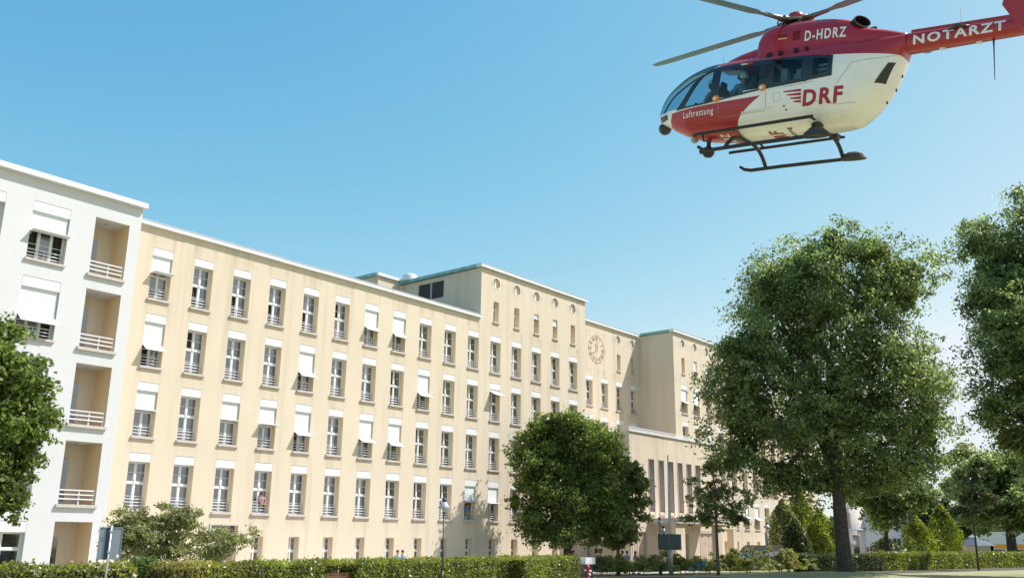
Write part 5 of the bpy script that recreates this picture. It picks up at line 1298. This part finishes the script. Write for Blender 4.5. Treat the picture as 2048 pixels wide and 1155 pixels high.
# lettering
def text_mesh(s, w, h, off=.0, shear=0.0):
    cu = bpy.data.curves.new('lettering', 'FONT'); cu.body = s; cu.size = 1; cu.offset = off; cu.shear = shear; cu.resolution_u = 3; cu.space_character = 1.22
    ob = bpy.data.objects.new('lettering', cu); COL.objects.link(ob); dg = bpy.context.evaluated_depsgraph_get()
    me = bpy.data.meshes.new_from_object(ob.evaluated_get(dg)); COL.objects.unlink(ob); bpy.data.objects.remove(ob); bpy.data.curves.remove(cu)
    bm = bmesh.new(); bm.from_mesh(me); bpy.data.meshes.remove(me)
    xs = [v.co.x for v in bm.verts]; ys = [v.co.y for v in bm.verts]; x0, x1, y0, y1 = min(xs), max(xs), min(ys), max(ys)
    for v in bm.verts: v.co = ((v.co.x-x0)/(x1-x0)*w, (v.co.y-y0)/(y1-y0)*h, 0)
    for k in range(1, int(h/.05)+1): bmesh.ops.bisect_plane(bm, geom=bm.verts[:]+bm.edges[:]+bm.faces[:], plane_co=(0, k*.05, 0), plane_no=(0, 1, 0))
    for k in range(1, int(w/.08)+1): bmesh.ops.bisect_plane(bm, geom=bm.verts[:]+bm.edges[:]+bm.faces[:], plane_co=(k*.08, 0, 0), plane_no=(1, 0, 0))
    bmesh.ops.triangulate(bm, faces=bm.faces[:])
    return bm
def lettering(s, w, h, fn, mat, off=.0, shear=0.0, parent=None):
    bm = text_mesh(s, w, h, off, shear)
    for v in bm.verts: v.co = fn(v.co.x, v.co.y)
    me = bpy.data.meshes.new('lettering'); bm.to_mesh(me); bm.free(); me.materials.append(mat); return link('lettering', me, parent or HELI)
def side(x0, z0, slope=0.0, o=.009):
    def f(u, v): x = x0-u; z = z0+v+slope*u; return (x, float(ysurf(x, z))+o, z)
    return f
lettering('DRF', 1.02, .40, side(-.93, .945, -.012), M['lettering_red'], .036, .12)
lettering('Luftrettung', .98, .22, side(2.52, 1.055, -.018), M['lettering_white'], .014, .05)
for k, (xa, xb, z0, z1) in enumerate(((-.44, -.90, 1.385, 1.345), (-.53, -.90, 1.29, 1.245), (-.62, -.90, 1.195, 1.15), (-.70, -.90, 1.105, 1.065))):
    g = MB(); n = 6
    for i in range(n):
        f0, f1 = i/n, (i+1)/n; xA, xB = xa+(xb-xa)*f0, xa+(xb-xa)*f1
        zl = lambda f: (z0+z1)/2+(z1-z0)*.5*(.2+.8*f)-.01*f; 
        zh = lambda f: z0+.002
        g.poly([on_skin([(xA, zl(f0)-.012*f0)], .009)[0], on_skin([(xB, zl(f1)-.012*f1)], .009)[0], on_skin([(xB, zh(f1))], .009)[0], on_skin([(xA, zh(f0))], .009)[0]])
    g.obj('wing_emblem', M['lettering_red'], HELI)
def belly(x0, y0, o=.010):       # reads towards port, tops towards the nose
    def f(u, v):
        x = x0+v; y = y0+u; zc, hz, w = hsec(x); t = min(1, abs(y)/w); z = zc-hz*(1-t**NE)**(1/NE); return (x, y, float(z)-o)
    return f
lettering('DRF', .86, .36, belly(-.22, -.42), M['lettering_red'], .03, .1)
lettering('Luftrettung', 1.0, .17, belly(-.52, -.5), M['lettering_black'], .015)
lettering('D-HDRZ', 1.0, .26, belly(1.25, -.5), M['lettering_white'], .02)

# ---- engine cowling
CXs = [-3.2, -2.72, -2.23, -1.97, -1.19, -.39, .1, .38, .50]; CZT = [2.64, 2.80, 2.93, 3.14, 3.34, 3.41, 3.41, 3.33, 3.16]; CW = [.27, .40, .56, .60, .66, .66, .63, .60, .56]
def cowl_w(x): return pchip(CXs, CW, x)
def cowl_y(x, z):
    zt = pchip(CXs, CZT, x); t = np.clip((z-2.35)/(zt-2.35), 0, 1); return cowl_w(x)*(1-t**3.6)**(1/3.6)
def loft(name, xs, secf, mat, n=40, caps=True, parent=None):
    VV = []
    for x in xs: VV += secf(x, n)
    F = []; k = len(VV)//len(xs)
    for i in range(len(xs)-1):
        for j in range(k):
            a = i*k+j; b = i*k+(j+1) % k; F.append((a, a+k, b+k, b))
    if caps: F.append(tuple(range(k))); F.append(tuple(reversed(range((len(xs)-1)*k, len(xs)*k))))
    me = bpy.data.meshes.new(name); me.from_pydata([tuple(map(float, v)) for v in VV], [], F); me.materials.append(mat)
    me.polygons.foreach_set('use_smooth', [len(f) == 4 for f in F]); me.update(); return link(name, me, parent or HELI)
def cowl_sec(x, n):
    zt = float(pchip(CXs, CZT, x)); w = float(cowl_w(x)); r = [(x, -w, 2.35)]
    for i in range(n+1):
        a = math.pi*i/n; c, s = math.cos(a), math.sin(a); r.append((x, -w*math.copysign(abs(c)**(2/3.6), c), 2.35+(zt-2.35)*abs(s)**(2/3.6)))
    r.append((x, w, 2.35)); return r
loft('engine_cowling', list(np.linspace(-3.2, .50, 50)), cowl_sec, M['hred'], 36)
FXs = [.45, 1.0, 1.45, 1.75]; FZT = [2.97, 2.87, 2.74, 2.62]; FW = [.46, .45, .38, .25]
def fair_sec(x, n):
    zt = float(pchip(FXs, FZT, x)); w = float(pchip(FXs, FW, x)); r = []
    for i in range(n+1):
        a = math.pi*i/n; c, s = math.cos(a), math.sin(a); r.append((x, -w*math.copysign(abs(c)**(2/2.6), c), 2.5+(zt-2.5)*abs(s)**(2/2.6)))
    return r
loft('roof_fairing', list(np.linspace(.45, 1.75, 20)), fair_sec, M['hred'], 24)
lettering('D-HDRZ', 1.04, .275, lambda u, v: (-.83-u, float(cowl_y(-.83-u, 2.70+v-.06*u))+.008, 2.70+v-.06*u), M['lettering_white'], .025)
for k, mt in enumerate((M['lettering_black'], M['lettering_red'], M['gold'])):
    g = MB(); z = 2.955-.04*k; g.quad(*[(x, float(cowl_y(x, zz))+.006, zz) for x, zz in ((-.10, z), (-.35, z-.02), (-.35, z+.018), (-.10, z+.038))]); g.obj('flag_stripe', mt, HELI)
g = MB()
for i in range(7): z = 2.80+i*.036; g.bar((-.50, float(cowl_y(-.5, z))+.008, z), (-.69, float(cowl_y(-.69, z))+.008, z), .022, .012)
g.obj('cooling_grille', plain('grille_red', (.16, .008, .012), .5), HELI)
for x, w in ((.12, .16), (-.20, .13), (-.62, .13), (-.9, .10)):     # intake scoops along the foot of the cowling
    g = MB(); y = float(cowl_y(x, 2.52)); g.lathe([(.002, .05), (w*.42, .04), (w*.5, 0), (w*.46, -.06)], (0, 0, 0), 12); s = g.obj('intake', M['hsoot'], HELI, True, (x, y+.005, 2.50)); s.rotation_euler = (R(-80), 0, 0)
# exhausts
for sg in (1, -1):
    g = MB(); y = sg*.36; n = 20; c0 = Vector((-2.02, y*.9, 2.98)); ax = Vector((-.80, sg*.50, .22)).normalized()
    u = ax.cross(Vector((0, 0, 1))).normalized(); v = u.cross(ax); rings = []
    for d_, ru, rv in ((-.15, .18, .13), (.12, .23, .15), (.22, .245, .155), (.22, .225, .138), (.02, .20, .12)): rings.append([tuple(c0+ax*d_+u*ru*math.cos(2*math.pi*j/n)+v*rv*math.sin(2*math.pi*j/n)) for j in range(n)])
    for a, b in zip(rings[:-1], rings[1:]):
        for j in range(n): g.quad(a[j], a[(j+1) % n], b[(j+1) % n], b[j])
    g.poly(rings[-1]); g.obj('exhaust', M['hsoot'], HELI, True)

# ---- main rotor
HUB = Vector((-.27, 0, 3.55))
mb = MB(); mb.lathe([(.30, -.22), (.22, -.12), (.13, -.05), (.12, .10)], (0, 0, 0), 20); mb.tube([(.22, .12, -.22), (.20, .22, .0)], .03, 6); mb.tube([(-.22, .12, -.22), (-.20, .22, .0)], .03, 6); mb.tube([(0, -.26, -.22), (.0, -.28, .0)], .03, 6)
mb.lathe([(.34, -.03), (.36, 0), (.34, .03), (.1, .05)], (0, 0, -.02), 20); hub = mb.obj('rotor_hub', M['grip'], HELI, True, HUB)
mb = MB(); mb.lathe([(.21, .06), (.22, .11), (.19, .20), (.11, .25), (.004, .265)], (0, 0, 0), 20); mb.obj('hub_cap', M['hred'], hub, True)
def blade_mesh():
    mb = MB(); st = [(.95, .16, .05), (1.15, .20, .05), (1.35, .32, .045), (4.6, .32, .035), (5.2, .30, .03), (5.45, .22, .02), (5.5, .16, .012)]; n = 12; rings = []
    for x, c, t in st:
        r = []
        for j in range(n):
            a = 2*math.pi*j/n; cx_ = math.cos(a); r.append((x, cx_*c*.5-.02, math.sin(a)*t*.5*(1-.45*(cx_ < 0)*abs(cx_))))
        rings.append(r)
    for a, b in zip(rings[:-1], rings[1:]):
        for j in range(n): mb.quad(a[j], a[(j+1) % n], b[(j+1) % n], b[j], 0)
    mb.poly(rings[0]); mb.poly(rings[-1])
    mb.tube([(.20, 0, 0), (.55, 0, .0), (.70, 0, 0), (1.0, 0, 0)], [.085, .07, .06, .055], 10, 1); mb.box(.30, .48, -.13, .13, -.04, .04, 1); mb.tube([(.45, -.13, .02), (.40, -.24, -.05), (.20, -.26, -.18)], .022, 6, 1)
    return mb.mesh('rotor_blade', [M['blade'], M['grip']], True)
bmesh_ = blade_mesh()
for az, cone in ((-15.5, 1.8), (63, -.3), (167, 2.4), (251, 5.5)):
    o = link('rotor_blade', bmesh_, hub); o.rotation_euler = Matrix.Rotation(R(az), 3, 'Z').to_4x4().to_3x3().to_euler(); o.rotation_euler = (Matrix.Rotation(R(az), 3, 'Z') @ Matrix.Rotation(R(-cone), 3, 'Y')).to_euler()

# ---- tail boom, fins, tail rotor
def boom_sec(x, n):
    t = (-3.05-x)/3.6; zt = 2.64-.10*t; zb = 2.17+.02*t; w = .27-.10*t; zc, hz = (zt+zb)/2, (zt-zb)/2; r = []
    for i in range(n):
        a = 2*math.pi*i/n; c, s = math.cos(a), math.sin(a); r.append((x, w*math.copysign(abs(c)**.62, c), zc+hz*math.copysign(abs(s)**.72, s)))
    return r
def boom_y(x, z):
    t = (-3.05-x)/3.6; zt = 2.64-.10*t; zb = 2.17+.02*t; w = .27-.10*t; zc, hz = (zt+zb)/2, (zt-zb)/2; s = min(1, abs((z-zc)/hz))**(1/.72); return w*max(0, 1-s*s)**.31
loft('tail_boom', list(np.linspace(-6.65, -3.05, 30)), boom_sec, M['hred'], 32)
mb = MB(); mb.bar((-3.25, 0, 2.67), (-5.9, 0, 2.60), .17, .10); mb.obj('drive_shaft_cover', M['hred'], HELI)
lettering('NOTARZT', 1.98, .235, lambda u, v: (-3.36-u, boom_y(-3.36-u, 2.275+v)+.008, 2.275+v), M['lettering_white'], .03)
mb = MB(); mb.tube([(-4.36, .02, 2.62), (-4.32, .02, 3.12)], [.014, .006], 6); mb.obj('whip_antenna', M['lettering_white'], HELI)
mb = MB(); mb.tube([(-5.05, 0, 2.22), (-5.06, 0, 2.0), (-5.10, 0, 1.22)], [.03, .016, .008], 6); mb.obj('whip_antenna', M['blue_black'], HELI)
mb = MB(); mb.tube([(-4.12, .22, 2.49), (-4.3, .26, 2.55), (-4.62, .22, 2.50)], [.02, .05, .02], 8); mb.obj('antenna_blister', M['hblack'], HELI, True)
for x in (-3.95, -4.75): mb = MB(); mb.box(x-.06, x+.06, -.04, .04, 2.13, 2.19); mb.obj('lower_antenna', M['lettering_white'], HELI)
def plate(name, pts, y, th_, mat, axis='y'):
    mb = MB(); A = [(x, y-th_, z) for x, z in pts]; B = [(x, y+th_, z) for x, z in pts]; mb.poly(A); mb.poly(list(reversed(B)))
    for i in range(len(pts)): j = (i+1) % len(pts); mb.quad(A[i], A[j], B[j], B[i])
    return mb.obj(name, mat, HELI)
for sg in (1, -1):
    p = plate('end_plate', [(-5.55, 2.36), (-5.66, 2.75), (-5.95, 3.3), (-6.45, 3.3), (-6.40, 2.5), (-6.55, 1.45), (-6.2, 1.45), (-5.80, 1.95)], sg*1.42, .03, M['hred'])
    g = MB(); g.lathe([(.035, 0), (.04, .02), (.02, .06), (.003, .065)], (0, 0, 0), 10); l = g.obj('tail_light', M['orange'], p, True, (-5.83, sg*1.45, 2.42)); l.rotation_euler = (R(-90*sg), 0, 0)
plate('tail_fin', [(-5.9, 2.55), (-6.7, 3.9), (-7.15, 3.9), (-6.75, 2.5), (-6.65, 2.2), (-6.1, 2.2)], 0, .06, M['hred'])
mb = MB(); mb.box(-6.3, -5.85, -1.40, 1.40, 2.38, 2.43); mb.obj('stabiliser', M['hred'], HELI)
mb = MB()
for k in range(2): a = R(35+90*k); mb.bar((-6.9+.95*math.cos(a), -.3, 3.65+.95*math.sin(a)), (-6.9-.95*math.cos(a), -.3, 3.65-.95*math.sin(a)), .03, .18)
mb.tube([(-6.9, -.34, 3.65), (-6.9, 0, 3.65)], .06, 8); mb.obj('tail_rotor', M['blade'], HELI)

# ---- landing gear
for sg in (1, -1):
    y = sg*1.2; mb = MB()
    mb.tube([(1.74, y, .12), (1.60, y, .03), (1.40, y, -.01), (.5, y, .02), (-1.75, y, .06)], [.04, .048, .05, .05, .05], 10); sk = mb.obj('skid', M['hmatt'], HELI, True)
    g = MB(); n = 16
    for i in range(n):
        a0, a1 = 2*math.pi*i/n, 2*math.pi*(i+1)/n
        lo = lambda a: (-1.48+.36*math.cos(a), y+.17*math.sin(a), .02); hi = lambda a: (-1.46+.27*math.cos(a), y+.11*math.sin(a), .16); tp = lambda a: (-1.46+.12*math.cos(a), y+.05*math.sin(a), .215)
        g.quad(lo(a0), lo(a1), hi(a1), hi(a0)); g.quad(hi(a0), hi(a1), tp(a1), tp(a0))
    g.poly([(-1.48+.36*math.cos(2*math.pi*i/n), y+.17*math.sin(2*math.pi*i/n), .02) for i in range(n)]); g.poly([(-1.46+.12*math.cos(2*math.pi*i/n), y+.05*math.sin(2*math.pi*i/n), .215) for i in range(n)])
    g.obj('ground_pad', plain('pad_brown', (.05, .04, .035), .7), sk, True)
    mb = MB(); mb.tube([(2.0, sg*1.0, .50), (1.9, sg*1.02, .515), (-1.3, sg*1.02, .60)], .042, 10)
    if sg > 0: mb.tube([(1.72, sg*1.02, .50), (1.66, sg*1.05, .30), (1.45, sg*1.05, .26)], .025, 8)
    mb.obj('boarding_step', M['hmatt'], HELI, True)
    for x in (.95, -1.22): b = MB(); b.tube([(x, sg*1.02, .55 if x > 0 else .60), (x, sg*.72, .60)], .03, 8); b.obj('step_bracket', M['hmatt'], HELI, True)
for x in (.95, -1.22):
    pts = []
    for i in range(25):
        y = -1.2+2.4*i/24; a = abs(y)/1.2; zb_ = .0 if x > 0 else .05; z = zb_+(.48-zb_)*(1-a**3.2)
        pts.append((x, y, z))
    mb = MB(); mb.tube(pts, .052, 10); mb.obj('cross_tube', M['hmatt'], HELI, True)
for y0 in (.60, -.60): mb = MB(); mb.tube([(-1.22, y0*.7, .52), (-1.22, y0*1.25, .46)], [.11, .07], 12); mb.obj('gear_fairing', M['hmatt'], HELI, True)
# nose sensor ball, camera, belly fittings
mb = MB(); mb.lathe([(.004, -.17), (.10, -.15), (.17, -.06), (.18, .03), (.14, .12), (.10, .16)], (0, 0, 0), 18); o = mb.obj('nose_sensor', M['hblack'], HELI, True, (3.50, .06, 1.10)); o.rotation_euler = (0, R(70), 0)
mb = MB(); mb.tube([(2.1, 0, .66), (2.1, 0, .42)], .06, 10); mb.lathe([(.004, -.19), (.10, -.17), (.17, -.08), (.17, .04), (.10, .10), (.05, .12)], (2.1, 0, .33), 18); cm = mb.obj('camera_turret', M['hmatt'], HELI, True)
mb = MB(); mb.tube([(2.22, .10, .30), (2.30, .14, .28)], .06, 10); mb.obj('lens', M['hblack'], cm)
mb = MB(); mb.lathe([(.12, 0), (.10, -.06), (.03, -.10), (.003, -.10)], (2.55, 0, .70), 14); mb.obj('landing_light', M['nosegrey'], HELI, True)
g = MB()
for a in range(5): x = 3.18+a*.07; g.tube(on_skin([(x, 1.22), (x+.02, 1.36)], .004), .026, 6)
g.obj('nose_vent', M['hblack'], HELI)
for x, z in ((1.46, 1.47), (.14, 1.57)):
    p = on_skin([(x, z)], .03)[0]; g = MB(); g.lathe([(.004, -.11), (.06, -.09), (.095, -.04), (.10, .0), (.085, .05), (.05, .09), (.004, .105)], (0, 0, 0), 18); o = g.obj('door_light', M['orange'], HELI, True, p); o.rotation_euler = (0, R(90), 0); o.scale = (.9, .6, 1.0)
    g = MB(); g.lathe([(.004, .012), (.04, .010), (.045, 0)], (0, 0, 0), 14); q_ = g.obj('lens', M['lettering_white'], HELI, True, (p[0], p[1]+.055, p[2]-.015)); q_.rotation_euler = (R(-90), 0, 0)
p = on_skin([(.55, 2.32)], .02)[0]; g = MB(); g.tube([(p[0]-.07, p[1], p[2]), (p[0]+.07, p[1], p[2])], .04, 8); g.obj('roof_marker', M['hred'], HELI); g = MB(); g.tube([(p[0]+.10, p[1], p[2]), (p[0]+.28, p[1], p[2]+.01)], .018, 6); g.obj('wire_cutter', M['lettering_white'], HELI)
mb = MB(); mb.tube([(1.72, .1, 2.63), (1.74, .1, 3.0)], [.008, .005], 5); mb.obj('whip_antenna', M['zinc'], HELI)
# cabin: floor, seats, panel, racks
mb = MB(); mb.box(-1.6, 1.7, -.62, .62, .88, .92); mb.box(1.7, 2.5, -.42, .42, .90, .94); mb.obj('cabin_floor', M['seat'], HELI)
mb = MB(); mb.box(2.35, 2.80, -.42, .42, 1.15, 1.45); mb.box(2.30, 2.36, -.45, .45, 1.35, 1.60); mb.box(1.6, 2.35, -.12, .12, .86, 1.15); mb.obj('instrument_panel', M['seat'], HELI)
for x, y in ((1.80, .36), (1.80, -.36), (.86, .42)):
    mb = MB(); mb.box(x-.22, x+.26, y-.22, y+.22, 1.10, 1.24); mb.box(x-.32, x-.20, y-.21, y+.21, 1.20, 1.90); mb.box(x-.31, x-.22, y-.11, y+.11, 1.90, 2.06); mb.box(x-.15, x+.15, y-.15, y+.15, .86, 1.10); mb.obj('seat', M['seat'], HELI)
mb = MB(); mb.box(-1.70, -1.64, -.68, .68, 1.0, 2.25); mb.obj('bulkhead', M['seat'], HELI)
for x0, x1, z0, z1, y in ((-.36, -.18, 1.70, 2.10, .45), (-.78, -.58, 1.68, 2.06, .40), (-.60, -.46, 1.60, 1.98, .30), (-1.50, -1.22, 1.72, 1.80, .55), (-1.50, -1.22, 1.86, 1.92, .55), (-1.48, -1.24, 1.98, 2.03, .55)):
    mb = MB(); mb.box(x0, x1, y-.10, y+.10, z0, z1); mb.obj('medical_rack', M['panelgrey'], HELI)
mb = MB(); mb.box(-1.6, .1, -.75, -.6, .9, 2.2); mb.obj('cabinet', M['seat'], HELI)
def seat_person(label, x, y, z, yaw, shirt):
    o = person(label, (0, 0, 0), 0, shirt, (.30, .03, .03), 'dark', 'sit', True, helmet=True)
    o.matrix_world = HM @ Matrix.Translation((x, y, z-.95)) @ Matrix.Rotation(R(yaw), 4, 'Z'); return o
seat_person('helicopter pilot in a white helmet at the frontmost side window', 1.86, .34, 1.33, 90, (.32, .30, .32))
seat_person('crew member in a white helmet and blue-grey shirt behind the pilot', .92, .44, 1.40, 60, (.22, .27, .36))
